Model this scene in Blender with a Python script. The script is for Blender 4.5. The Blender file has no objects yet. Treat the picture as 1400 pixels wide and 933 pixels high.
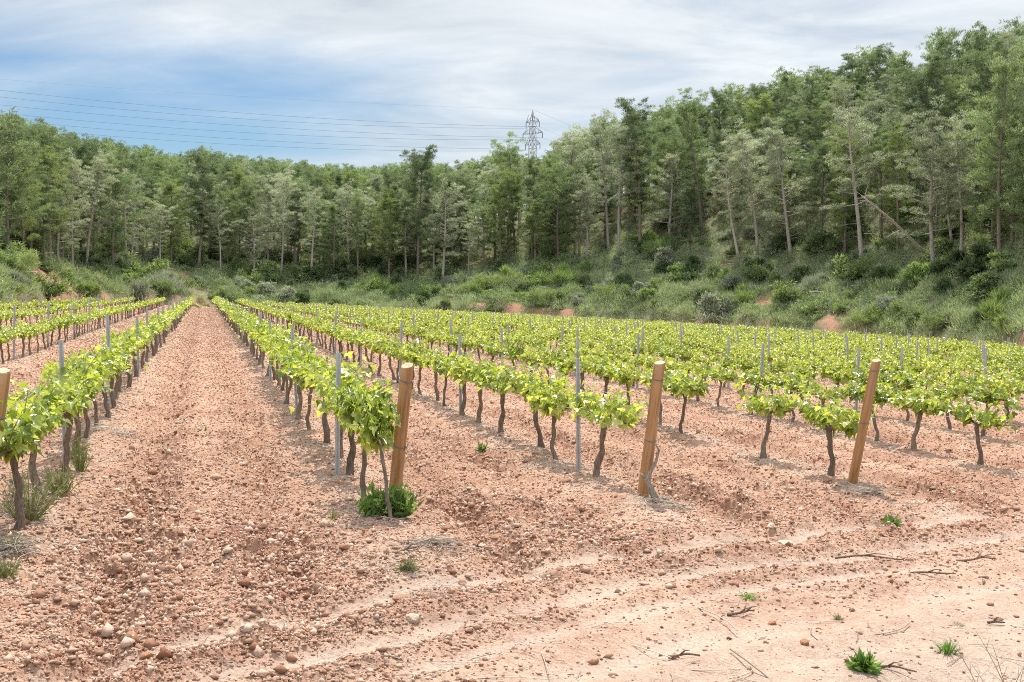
import bpy, math, numpy as np
from mathutils import Matrix, Vector
PI = math.pi
rng = np.random.default_rng(11)
scene = bpy.context.scene
COL = scene.collection

# ------------------------------------------------------------------ helpers
class Geo:
    """collects vertices and faces, builds ONE mesh"""
    def __init__(s): s.v = []; s.n = 0; s.t = []; s.q = []; s.tm = []; s.qm = []
    def add(s, V, tris=None, quads=None, m=0):
        V = np.asarray(V, float).reshape(-1, 3)
        if tris is not None and len(tris):
            T = np.asarray(tris, int).reshape(-1, 3) + s.n; s.t.append(T); s.tm.append(np.full(len(T), m))
        if quads is not None and len(quads):
            Q = np.asarray(quads, int).reshape(-1, 4) + s.n; s.q.append(Q); s.qm.append(np.full(len(Q), m))
        s.v.append(V); s.n += len(V)
    def merge(s, g, f=None):
        V = np.concatenate(g.v)
        if f is not None: V = f(V)
        off = s.n
        for T, tm in zip(g.t, g.tm): s.t.append(T + off); s.tm.append(tm)
        for Q, qm in zip(g.q, g.qm): s.q.append(Q + off); s.qm.append(qm)
        s.v.append(V); s.n += len(V)
    def mesh(s, name, mats, smooth=False):
        V = np.concatenate(s.v) if s.v else np.zeros((0, 3))
        T = np.concatenate(s.t) if s.t else np.zeros((0, 3), int)
        Q = np.concatenate(s.q) if s.q else np.zeros((0, 4), int)
        M = np.concatenate((s.tm if s.tm else []) + (s.qm if s.qm else [])) if (s.tm or s.qm) else np.zeros(0)
        me = bpy.data.meshes.new(name)
        me.vertices.add(len(V)); me.vertices.foreach_set('co', V.astype(np.float32).ravel())
        me.loops.add(T.size + Q.size)
        me.loops.foreach_set('vertex_index', np.concatenate([T.ravel(), Q.ravel()]).astype(np.int32))
        me.polygons.add(len(T) + len(Q))
        st = np.concatenate([np.arange(len(T)) * 3, T.size + np.arange(len(Q)) * 4])
        me.polygons.foreach_set('loop_start', st.astype(np.int32))
        if smooth: me.polygons.foreach_set('use_smooth', np.ones(len(T) + len(Q), bool))
        for m in (mats if isinstance(mats, (list, tuple)) else [mats]): me.materials.append(m)
        me.polygons.foreach_set('material_index', M.astype(np.int32))
        me.update(calc_edges=True)
        return me

def link(name, me, parent=None, loc=None, rot=None, scale=None):
    o = bpy.data.objects.new(name, me); COL.objects.link(o)
    if parent is not None: o.parent = parent
    if loc is not None: o.location = loc
    if rot is not None: o.rotation_euler = rot
    if scale is not None: o.scale = scale
    return o
def tag(o, label=None, cat=None, group=None, kind=None):
    if label: o['label'] = label
    if cat: o['category'] = cat
    if group: o['group'] = group
    if kind: o['kind'] = kind
    return o
def empty(name, loc, rot=(0, 0, 0), scale=(1, 1, 1)):
    o = link(name, None, None, loc, rot, scale); o.empty_display_size = .2
    return o

def tube(g, P, R, n=6, m=0, cap=True, seed=None, wob=0.0):
    P = np.asarray(P, float); R = np.broadcast_to(np.asarray(R, float), (len(P),))
    T = np.gradient(P, axis=0); T /= np.linalg.norm(T, axis=1)[:, None] + 1e-9
    ref = np.array([0., 0, 1]) if abs(T[0, 2]) < .8 else np.array([1., 0, 0])
    A = np.cross(T, ref); A /= np.linalg.norm(A, axis=1)[:, None] + 1e-9
    B = np.cross(T, A)
    th = np.arange(n) * 2 * PI / n
    rr = R[:, None] * np.ones(n)
    if wob: rr = rr * (1 + wob * np.random.default_rng(seed or 0).normal(size=rr.shape))
    V = P[:, None] + rr[..., None] * (np.cos(th)[None, :, None] * A[:, None] + np.sin(th)[None, :, None] * B[:, None])
    k = len(P); V = V.reshape(-1, 3)
    i = np.arange(k - 1)[:, None] * n; j = np.arange(n)[None]
    j2 = (j + 1) % n
    Q = np.stack([i + j, i + j2, i + n + j2, i + n + j], -1).reshape(-1, 4)
    tr = []
    if cap:
        V = np.vstack([V, P[:1], P[-1:]])
        for jj in range(n):
            tr.append((k * n, (jj + 1) % n, jj)); tr.append((k * n + 1, (k - 1) * n + jj, (k - 1) * n + (jj + 1) % n))
    g.add(V, tr, Q, m)

def bar(g, a, b, w, m=0):
    tube(g, [a, b], w / 2 * 1.2, 4, m)

# ---- noise
def _h(ix, iy, s):
    h = (ix.astype(np.int64) * 374761393 + iy.astype(np.int64) * 668265263 + s * 974634777) & 0xffffffff
    h = ((h ^ (h >> 13)) * 1274126177) & 0xffffffff
    return ((h ^ (h >> 16)) & 0xffff) / 65535.0
def vnoise(x, y, s=0):
    x = np.asarray(x, float); y = np.asarray(y, float)
    ix = np.floor(x); iy = np.floor(y); fx = x - ix; fy = y - iy
    def gd(ox, oy):
        a = _h(ix + ox, iy + oy, s) * 2 * PI
        return np.cos(a) * (fx - ox) + np.sin(a) * (fy - oy)
    u = fx * fx * fx * (fx * (fx * 6 - 15) + 10); v = fy * fy * fy * (fy * (fy * 6 - 15) + 10)
    return ((gd(0, 0) * (1 - u) + gd(1, 0) * u) * (1 - v) + (gd(0, 1) * (1 - u) + gd(1, 1) * u) * v) * 1.5
def fbm(x, y, o=4, s=0, g=.5):
    r = 0; a = 1
    for k in range(o):
        r = r + a * vnoise(x * 2 ** k + 17.3 * k, y * 2 ** k - 9.1 * k, s + k); a *= g
    return r
def worley(x, y, s=0):
    """clod field: domes of random height round scattered points"""
    x = np.asarray(x, float); y = np.asarray(y, float); ix = np.floor(x); iy = np.floor(y); best = np.zeros_like(x)
    for ox in (-1, 0, 1):
        for oy in (-1, 0, 1):
            cx, cy = ix + ox, iy + oy
            hx = _h(cx, cy, s); hy = _h(cx, cy, s + 1); hh = _h(cx, cy, s + 2); hr = .35 + .5 * _h(cx, cy, s + 3)
            dx = (x - cx - hx) / hr; dy = (y - cy - hy) / hr
            d2 = dx * dx * (1 + .6 * hh) + dy * dy
            best = np.maximum(best, np.sqrt(np.clip(1 - d2, 0, 1)) * hh * hh * hr)
    return best
def sst(a, b, x):
    t = np.clip((x - a) / (b - a), 0, 1); return t * t * (3 - 2 * t)

# ------------------------------------------------------------------ the lie of the land
A = math.atan(421 / 1600); CA, SA = math.cos(A), math.sin(A)
EYE = 1.7
def lat_al(x, y): return x * CA + y * SA, -x * SA + y * CA
def xy(lat, al): return lat * CA - al * SA, lat * SA + al * CA
def px_of(x, y):
    th = np.clip(np.arctan2(x, y), -1.25, 1.25)
    return 700 + 1600 * np.tan(th)
PXT = [-3000, -600, -200, 0, 100, 200, 270, 400, 700, 850, 1000, 1200, 1400, 1600, 1900, 2500, 4000]
D0T = [25, 44, 56, 68, 100, 118, 126, 130, 127, 122, 113, 95, 74, 62, 52, 42, 25]
def edge_e(x, y):
    px = px_of(x, y); q = (px - 700) / 1600
    r0 = np.interp(px, PXT, D0T) * np.sqrt(1 + q * q)
    return np.hypot(x, y) - r0 + 1.2 * vnoise(px / 55., px * 0, 5), px
RP = [-800, 0, 150, 300, 500, 600, 700, 870, 1000, 1200, 1400, 2200]
R15 = [2.5, 3.0, 3.6, 4.0, 3.6, 4.0, 5.2, 6.8, 6.2, 5.6, 5.2, 5]
RE = [80, 80, 78, 75, 70, 60, 50, 42, 42, 46, 52, 60]
RR = [11, 12, 13.5, 15, 14.2, 14.2, 15.2, 18.5, 21.5, 22.5, 23, 23]
def zfield(lat):
    return np.where(lat > -1.5, -.05 * np.minimum(lat, 70), .075 + .02 * np.clip(-1.5 - lat, 0, 40))
def zbase(x, y):
    """smooth height of the land"""
    x = np.asarray(x, float); y = np.asarray(y, float)
    lat, al = lat_al(x, y); e, px = edge_e(x, y)
    z = zfield(lat)
    r15 = np.interp(px, RP, R15); er = np.interp(px, RP, RE); rr = np.interp(px, RP, RR)
    ee = np.maximum(e, 0)
    bank = np.interp(px, [-200, 250, 330, 590, 640, 800, 1000, 1400], [.9, .8, .15, .4, 1.15, 1.2, 1.1, 1.2])
    bank = bank * (0.75 + .5 * vnoise(x / 6., y / 6., 3))
    rise = bank * sst(.3, 1.6, ee) + (r15 - bank) * np.clip(ee / 15, 0, 1) + (rr - r15) * np.clip((ee - 15) / (er - 15), 0, 1)
    rise = rise + .05 * np.clip(ee - er, 0, 250)
    rise = rise + sst(2, 12, ee) * (.5 * vnoise(x / 9., y / 9., 8) + .25 * vnoise(x / 3.2, y / 3.2, 9))
    th = np.abs(np.arctan2(x, y))
    return z + rise * (1 - sst(1.0, 1.35, th))
TX = [-20, -3.4, -1.27, .77, 4.19, 8, 14, 25, 60]
TY = [-23, 2.0, 5.1, 7.26, 9.58, 11.0, 12.2, 13.6, 17]
def track_w(x, y):
    """metres on the track side of the edge between ploughed field and track"""
    return (np.interp(x, TX, TY) - y) * .76
ROWLAT = {-3: -9.4, -2: -6.65, -1: -3.94, 0: -1.213, 1: 1.25, 2: 3.60, 3: 6.31, 4: 8.87, 5: 11.31}
for k in range(6, 24): ROWLAT[k] = 11.31 + 2.5 * (k - 5)
RL = np.array(sorted(ROWLAT.values()))
def row_dist(lat):
    i = np.clip(np.searchsorted(RL, lat), 1, len(RL) - 1)
    a = lat - RL[i - 1]; b = RL[i] - lat
    return np.where(np.abs(a) < np.abs(b), a, -b)
def detail(x, y):
    """tilth, furrows, wheel marks: (height, pale, litter)"""
    lat, al = lat_al(x, y); e, px = edge_e(x, y); w = track_w(x, y)
    D = np.hypot(x, y)
    inf = (1 - sst(-1., .5, e))
    rd = row_dist(lat + .05 * vnoise(al / 1.3, lat * 0, 31)); ar = np.abs(rd)
    rowzone = sst(0.3, -1.3, w) * inf
    h = rowzone * (.07 * np.exp(-(ar / .3) ** 2) - .085 * np.exp(-((ar - .72) / .16) ** 2) + .03 * np.exp(-((ar - 1.0) / .15) ** 2))
    till = (.35 + .65 * np.exp(-((ar - .8) / .35) ** 2)) * rowzone + .5 * (1 - rowzone) * sst(1.6, -.2, w)
    ruts = 0; pale = .25 * sst(-.3, .6, w) + .5 * sst(.7, 2.4, w)
    wn = w + .10 * fbm(x / 1.6, y / 1.6, 2, 41)
    for c, ww, dp in ((-.55, .13, .015), (.05, .16, .022), (.52, .13, .018), (1.05, .2, .025), (1.6, .15, .015), (2.2, .22, .022)):
        k = np.exp(-((wn - c) / ww) ** 2) * sst(-.85, -.05, vnoise(x / 1.9 + c * 5, y / 1.9, 44)) * (.8 + .35 * vnoise(x / .25, y / .25, 45))
        ruts = ruts + k * dp; pale = np.maximum(pale, .8 * k)
        till = till * (1 - .9 * k)
        h = h + .036 * np.exp(-((wn - c + 2.1 * ww) / ww) ** 2)
    h = h - ruts
    # alley wheel tracks, a little smoother and paler
    till = np.clip(till * (.75 + .5 * vnoise(x / 1.7, y / 1.7, 47)), .08, 1) * inf
    far = 1 - sst(20, 60, D)
    clod = .03 * vnoise(x / .5, y / .5, 54)
    nr = (D < 45) & (D > 3.5)
    if nr.any():
        xn = x[nr] + .04 * vnoise(x[nr] / .1, y[nr] / .1, 61); yn = y[nr] + .04 * vnoise(x[nr] / .1, y[nr] / .1, 62)
        c = .10 * worley(xn / .19, yn / .19, 120) + .085 * worley(xn / .085, yn / .085, 130) + .055 * worley(xn / .045, yn / .045, 140) + .032 * worley(xn / .026, yn / .026, 150)
        clod[nr] += c * far[nr]
    h = h + till * clod * 1.1
    litter = rowzone * np.exp(-(ar / .33) ** 2) * sst(-.35, .35, fbm(x / .5, y / .5, 3, 58))
    return h * inf, np.clip(pale, 0, 1) * inf, litter, till
def gz(x, y):
    x = np.atleast_1d(np.asarray(x, float)); y = np.atleast_1d(np.asarray(y, float))
    r = zbase(x, y) + detail(x, y)[0]
    return r
def gz1(x, y): return float(gz(x, y)[0])

PITCH = math.atan(69.5 / 1600)
def ray(px, py):
    cx = (px - 700) / 1600; cy = (466.5 - py) / 1600
    return np.array([cx, math.cos(PITCH) + cy * math.sin(PITCH), cy * math.cos(PITCH) - math.sin(PITCH)])
def ground_at(px, py, tmin=3.0, tmax=260):
    """where the line of sight through a pixel of the photograph meets the land"""
    d = ray(px, py); t = np.geomspace(tmin, tmax, 4000)
    z = EYE + d[2] * t - zbase(d[0] * t, d[1] * t)
    k = np.argmax(z < 0) if (z < 0).any() else len(t) - 1
    t0 = t[k]
    return float(d[0] * t0), float(d[1] * t0)
def to_px(x, y, z):
    yy = y * math.cos(PITCH) - (z - EYE) * math.sin(PITCH); zz = y * math.sin(PITCH) + (z - EYE) * math.cos(PITCH)
    return 700 + 1600 * x / yy, 466.5 - 1600 * zz / yy
def z_for_py(x, y, py):
    cy = (466.5 - py) / 1600
    return EYE + y * (cy * math.cos(PITCH) - math.sin(PITCH)) / (math.cos(PITCH) + cy * math.sin(PITCH))

# ------------------------------------------------------------------ materials
class NT:
    def __init__(s, name):
        s.m = bpy.data.materials.new(name); s.m.use_nodes = True
        s.t = s.m.node_tree; s.t.nodes.clear(); s.out = s.n('ShaderNodeOutputMaterial')
    def n(s, typ, **k):
        nd = s.t.nodes.new(typ)
        for a, b in k.items():
            if a == 'ins':
                for q, v in b.items(): s.put(nd.inputs[q], v)
            else: setattr(nd, a, b)
        return nd
    def put(s, sock, v):
        if isinstance(v, bpy.types.NodeSocket): s.t.links.new(v, sock)
        else: sock.default_value = v
    def noise(s, scale, detail=4, rough=.55, vec=None, dist=0):
        nd = s.n('ShaderNodeTexNoise'); nd.inputs['Scale'].default_value = scale
        nd.inputs['Detail'].default_value = detail; nd.inputs['Roughness'].default_value = rough; nd.inputs['Distortion'].default_value = dist
        if vec is not None: s.put(nd.inputs['Vector'], vec)
        return nd.outputs['Fac']
    def ramp(s, fac, stops, interp='LINEAR'):
        r = s.n('ShaderNodeValToRGB'); r.color_ramp.interpolation = interp
        el = r.color_ramp.elements
        while len(el) < len(stops): el.new(.5)
        for e, (p, c) in zip(el, stops):
            e.position = p; e.color = tuple(c) + (1,) if len(c) == 3 else c
        s.put(r.inputs['Fac'], fac); return r.outputs['Color']
    def mix(s, fac, a, b, mode='MIX'):
        m = s.n('ShaderNodeMix', data_type='RGBA', blend_type=mode)
        s.put(m.inputs[0], fac)
        for k, v in ((6, a), (7, b)):
            if isinstance(v, tuple) and len(v) == 3: v = v + (1,)
            s.put(m.inputs[k], v)
        return m.outputs[2]
    def math(s, op, a, b=0.5, c=None):
        m = s.n('ShaderNodeMath', operation=op); s.put(m.inputs[0], a); s.put(m.inputs[1], b)
        if c is not None: s.put(m.inputs[2], c)
        return m.outputs[0]
    def attr(s, name): return s.n('ShaderNodeAttribute', attribute_name=name).outputs['Fac']
    def geo(s, k): return s.n('ShaderNodeNewGeometry').outputs[k]
    def coord(s, k='Object'): return s.n('ShaderNodeTexCoord').outputs[k]
    def bsdf(s, col, rough=.9, spec=.3, normal=None, metal=0):
        b = s.n('ShaderNodeBsdfPrincipled')
        s.put(b.inputs['Base Color'], col if not (isinstance(col, tuple) and len(col) == 3) else col + (1,))
        s.put(b.inputs['Roughness'], rough); s.put(b.inputs['Specular IOR Level'], spec); s.put(b.inputs['Metallic'], metal)
        if normal is not None: s.put(b.inputs['Normal'], normal)
        return b.outputs[0]
    def bump(s, h, strength=.5, dist=.02):
        b = s.n('ShaderNodeBump'); s.put(b.inputs['Height'], h); b.inputs['Strength'].default_value = strength; b.inputs['Distance'].default_value = dist
        return b.outputs[0]
    def done(s, sh): s.t.links.new(sh, s.out.inputs['Surface']); return s.m

SOIL_RED = (.295, .145, .090); SOIL_MID = (.445, .285, .198); SOIL_PALE = (.60, .415, .290)
def mat_soil():
    m = NT('soil'); P = m.geo('Position')
    n1 = m.noise(.9, 5, .6, P); n2 = m.noise(9, 6, .7, P); n3 = m.noise(55, 5, .7, P); n4 = m.noise(190, 2, .6, P)
    f = m.math('ADD', m.math('MULTIPLY', n1, .45), m.math('MULTIPLY', n2, .55))
    c = m.ramp(f, [(.36, SOIL_RED), (.54, SOIL_MID), (.72, (.52, .375, .285))])
    c = m.mix(m.attr('pale'), c, m.mix(n2, (.385, .31, .248), (.445, .38, .32)))
    c = m.mix(m.math('MULTIPLY', m.attr('till'), .30), c, (.29, .125, .072))
    lit = m.math('MULTIPLY', m.attr('litter'), m.ramp(n3, [(.38, (0, 0, 0)), (.6, (1, 1, 1))]))
    c = m.mix(m.math('MULTIPLY', lit, .8), c, (.40, .335, .275))
    # small pale and dark stones
    v = m.n('ShaderNodeTexVoronoi', ins={'Scale': 38.0, 'Vector': P, 'Randomness': 1.0})
    st = m.ramp(v.outputs['Distance'], [(.10, (1, 1, 1)), (.24, (0, 0, 0))])
    pick = m.ramp(m.n('ShaderNodeSeparateColor', ins={0: v.outputs['Color']}).outputs[0], [(.6, (0, 0, 0)), (.64, (1, 1, 1))])
    c = m.mix(m.math('MULTIPLY', m.math('MULTIPLY', st, pick), .6), c, (.55, .42, .33))
    c = m.mix(1.0, c, m.ramp(n3, [(.25, (.58, .56, .54)), (.5, (1, 1, 1)), (.75, (1.22, 1.22, 1.22))]), 'MULTIPLY')
    h = m.math('ADD', m.math('MULTIPLY', n3, 1.0), m.math('ADD', m.math('MULTIPLY', n4, .45), m.math('MULTIPLY', st, .5)))
    return m.done(m.bsdf(c, .95, .15, m.bump(h, .75, .022)))
def mat_hill():
    m = NT('hill_ground'); P = m.geo('Position')
    n1 = m.noise(.22, 5, .6, P); n2 = m.noise(2.2, 6, .7, P); n3 = m.noise(14, 4, .7, P)
    g = m.ramp(n2, [(.3, (.085, .10, .045)), (.5, (.15, .16, .08)), (.7, (.25, .235, .145))])
    s = m.ramp(n3, [(.3, (.24, .11, .066)), (.7, (.40, .235, .155))])
    bare = m.math('MAXIMUM', m.attr('bare'), m.math('MULTIPLY', m.ramp(n1, [(.56, (0, 0, 0)), (.66, (1, 1, 1))]), .45))
    c = m.mix(bare, g, s)
    return m.done(m.bsdf(c, .95, .15, m.bump(m.math('ADD', n2, m.math('MULTIPLY', n3, .4)), .8, .12)))
def mat_clod():
    m = NT('clod'); P = m.geo('Position'); r = m.geo('Random Per Island')
    c = m.ramp(r, [(0, (.25, .11, .062)), (.42, (.42, .26, .18)), (.8, (.52, .375, .285)), (.985, (.53, .385, .285)), (1, (.60, .48, .385))])
    n = m.noise(60, 5, .7, P)
    c = m.mix(1.0, c, m.ramp(n, [(.25, (.72, .7, .68)), (.7, (1.12, 1.12, 1.12))]), 'MULTIPLY')
    return m.done(m.bsdf(c, .95, .15, m.bump(n, .7, .012)))
def mat_stone(name, c1, c2):
    m = NT(name); n = m.noise(22, 6, .7, m.coord()); n2 = m.noise(90, 3, .7, m.coord())
    return m.done(m.bsdf(m.ramp(n, [(.3, c1), (.7, c2)]), .9, .25, m.bump(m.math('ADD', n, m.math('MULTIPLY', n2, .4)), .6, .012)))
def mat_leaf(name, stops, trans=.45, tmul=(1.25, 1.2, .55), rough=.5, spec=.35, obj=.25, scale=6):
    m = NT(name); r = m.geo('Random Per Island'); oi = m.n('ShaderNodeObjectInfo').outputs['Random']
    nz = m.noise(scale, 3, .6, m.geo('Position'))
    f = m.math('ADD', m.math('MULTIPLY', r, .62), m.math('ADD', m.math('MULTIPLY', m.math('SUBTRACT', oi, .5), obj), m.math('MULTIPLY', m.math('SUBTRACT', nz, .3), .55)))
    c = m.ramp(f, stops)
    d = m.bsdf(c, rough, spec)
    tr = m.n('ShaderNodeBsdfTranslucent'); m.put(tr.inputs['Color'], m.mix(1.0, c, tmul, 'MULTIPLY'))
    mx = m.n('ShaderNodeMixShader'); mx.inputs[0].default_value = trans
    m.t.links.new(d, mx.inputs[1]); m.t.links.new(tr.outputs[0], mx.inputs[2])
    return m.done(mx.outputs[0])
def mat_bark(name, c1, c2, sc=(14, 14, 3), bump=.8, dist=.02):
    m = NT(name); mp = m.n('ShaderNodeMapping', ins={'Vector': m.coord()}); mp.inputs['Scale'].default_value = sc
    n = m.noise(1.6, 6, .7, mp.outputs[0]); oi = m.n('ShaderNodeObjectInfo').outputs['Random']
    c = m.ramp(n, [(.32, c1), (.66, c2)])
    c = m.mix(1.0, c, m.ramp(oi, [(0, (.8, .8, .8)), (1, (1.18, 1.15, 1.1))]), 'MULTIPLY')
    return m.done(m.bsdf(c, .92, .15, m.bump(n, bump, dist)))
def mat_postwood():
    m = NT('post_wood'); P = m.coord(); mp = m.n('ShaderNodeMapping', ins={'Vector': P}); mp.inputs['Scale'].default_value = (26, 26, 1.6)
    n = m.noise(1.5, 6, .65, mp.outputs[0], .4); n2 = m.noise(7, 4, .6, P); oi = m.n('ShaderNodeObjectInfo').outputs['Random']
    c = m.ramp(n, [(.30, (.21, .095, .034)), (.5, (.375, .195, .078)), (.72, (.48, .285, .13))])
    c = m.mix(m.ramp(n2, [(.5, (0, 0, 0)), (.75, (.55, .55, .55))]), c, (.36, .24, .14))
    v = m.n('ShaderNodeTexVoronoi', ins={'Scale': 1.0}); mk = m.n('ShaderNodeMapping', ins={'Vector': P}); mk.inputs['Scale'].default_value = (9, 9, 4.2)
    m.put(v.inputs['Vector'], mk.outputs[0])
    c = m.mix(m.ramp(m.noise(1.2, 5, .6, mp.outputs[0]), [(.5, (0, 0, 0)), (.66, (.75, .75, .75))]), c, (.29, .235, .185))
    c = m.mix(m.ramp(v.outputs['Distance'], [(.07, (1, 1, 1)), (.14, (0, 0, 0))]), c, (.12, .05, .02))
    return m.done(m.bsdf(c, .8, .25, m.bump(n, .5, .006)))
def mat_simple(name, c, rough=.6, metal=0, spec=.4, var=.2, sc=12):
    m = NT(name); n = m.noise(sc, 4, .6, m.coord())
    lo = tuple(v * (1 - var) for v in c); hi = tuple(min(1, v * (1 + var)) for v in c)
    return m.done(m.bsdf(m.ramp(n, [(.3, lo), (.7, hi)]), rough, spec, None, metal))

M_SOIL, M_HILL, M_CLOD = mat_soil(), mat_hill(), mat_clod()
M_LEAF = mat_leaf('vine_leaf', [(0, (.10, .165, .02)), (.3, (.23, .32, .05)), (.6, (.41, .48, .11)), (1, (.66, .68, .30))], .5, (1.3, 1.2, .55), .33, .7)
M_SHOOT = mat_simple('vine_shoot', (.25, .30, .07))
M_VBARK = mat_bark('vine_bark', (.075, .055, .043), (.27, .21, .165), (60, 60, 9), .9, .006)
M_VDEAD = mat_bark('dead_vine_bark', (.12, .10, .085), (.38, .33, .28), (60, 60, 9), .9, .006)
M_PBARK = mat_bark('pine_bark', (.10, .08, .066), (.31, .265, .225))
M_PBARK2 = mat_bark('pale_pine_bark', (.22, .19, .165), (.55, .51, .465))
M_DEADW = mat_bark('dead_wood', (.36, .33, .30), (.66, .62, .57))
M_WOOD = mat_postwood()
M_ENDG = mat_simple('end_grain', (.40, .33, .22), .9, 0, .2, .35, 60)
M_CRACK = mat_simple('split_in_wood', (.05, .025, .012), .9)
M_TIE = mat_simple('wire_tie', (.22, .22, .23), .5, .7)
M_WIRE = mat_simple('galvanised_wire', (.24, .24, .25), .6, .6)
M_STAKE = mat_simple('galvanised_steel', (.40, .42, .44), .55, .35, .5, .22, 9)
M_PYLON = mat_simple('tower_steel', (.27, .265, .26), .7, .2)
M_CABLE = mat_simple('cable', (.16, .175, .20), .7)
M_INS = mat_simple('insulator_glass', (.12, .11, .11), .3)
M_STRAW = mat_leaf('straw', [(0, (.16, .125, .095)), (.5, (.38, .32, .255)), (1, (.58, .52, .44))], .1, (1, 1, 1), .9, .1)
M_TWIG = mat_bark('twig', (.075, .05, .036), (.26, .19, .14), (60, 60, 60), .5, .003)
PINE = [
 mat_leaf('needle_green', [(0, (0.092, 0.136, 0.072)), (.4, (0.180, 0.250, 0.138)), (.75, (0.267, 0.345, 0.211)), (1, (0.368, 0.450, 0.318))], .5, (1.3, 1.25, .7), .6, .25, .35, .5),
 mat_leaf('needle_grey', [(0, (0.148, 0.178, 0.129)), (.4, (0.288, 0.320, 0.229)), (.75, (0.435, 0.472, 0.375)), (1, (0.590, 0.623, 0.546))], .5, (1.2, 1.2, .85), .6, .25, .35, .5),
 mat_leaf('needle_dark', [(0, (0.063, 0.096, 0.059)), (.4, (0.122, 0.171, 0.102)), (.75, (0.189, 0.244, 0.161)), (1, (0.265, 0.321, 0.237))], .48, (1.3, 1.25, .7), .6, .25, .35, .5)]
SHRUB = [
 mat_leaf('shrub_green', [(0, (0.107, 0.161, 0.072)), (.4, (0.210, 0.283, 0.130)), (.75, (0.320, 0.404, 0.206)), (1, (0.459, 0.536, 0.332))], .4, (1.3, 1.25, .6), .6, .25, .3, 1.),
 mat_leaf('shrub_grey', [(0, (0.158, 0.185, 0.130)), (.4, (0.286, 0.314, 0.228)), (.75, (0.414, 0.442, 0.342)), (1, (0.572, 0.585, 0.505))], .35, (1.1, 1.1, .9), .7, .2, .3, 1.),
 mat_leaf('shrub_dark', [(0, (0.051, 0.087, 0.036)), (.4, (0.103, 0.150, 0.069)), (.75, (0.169, 0.228, 0.111)), (1, (0.249, 0.314, 0.173))], .35, (1.3, 1.25, .7), .6, .25, .3, 1.),
 mat_leaf('shrub_yellow', [(0, (0.127, 0.197, 0.076)), (.4, (0.220, 0.316, 0.129)), (.75, (0.312, 0.429, 0.195)), (1, (0.417, 0.541, 0.324))], .45, (1.3, 1.2, .6), .6, .25, .3, 1.)]
M_GRASS = mat_leaf('grass_blade', [(0, (0.144, 0.197, 0.099)), (.4, (0.281, 0.341, 0.199)), (.75, (0.410, 0.472, 0.312)), (1, (0.612, 0.658, 0.567))], .4, (1.2, 1.2, .7), .6, .25, .2, .6)
PINE.append(mat_leaf('needle_fresh', [(0, (0.099, 0.138, 0.061)), (.4, (0.188, 0.248, 0.111)), (.75, (0.265, 0.332, 0.167)), (1, (0.346, 0.408, 0.242))], .5, (1.3, 1.25, .7), .6, .25, .35, .5))
M_WEED = mat_leaf('weed_leaf', [(0, (0.067, 0.127, 0.028)), (.5, (0.142, 0.244, 0.057)), (1, (0.253, 0.372, 0.109))], .4, (1.3, 1.25, .6), .5, .35, .2, 8)
M_DRYWEED = mat_leaf('dry_weed', [(0, (.10, .10, .05)), (.5, (.21, .21, .11)), (1, (.36, .34, .22))], .3, (1.1, 1.1, .8), .8, .2, .2, 8)

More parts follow.
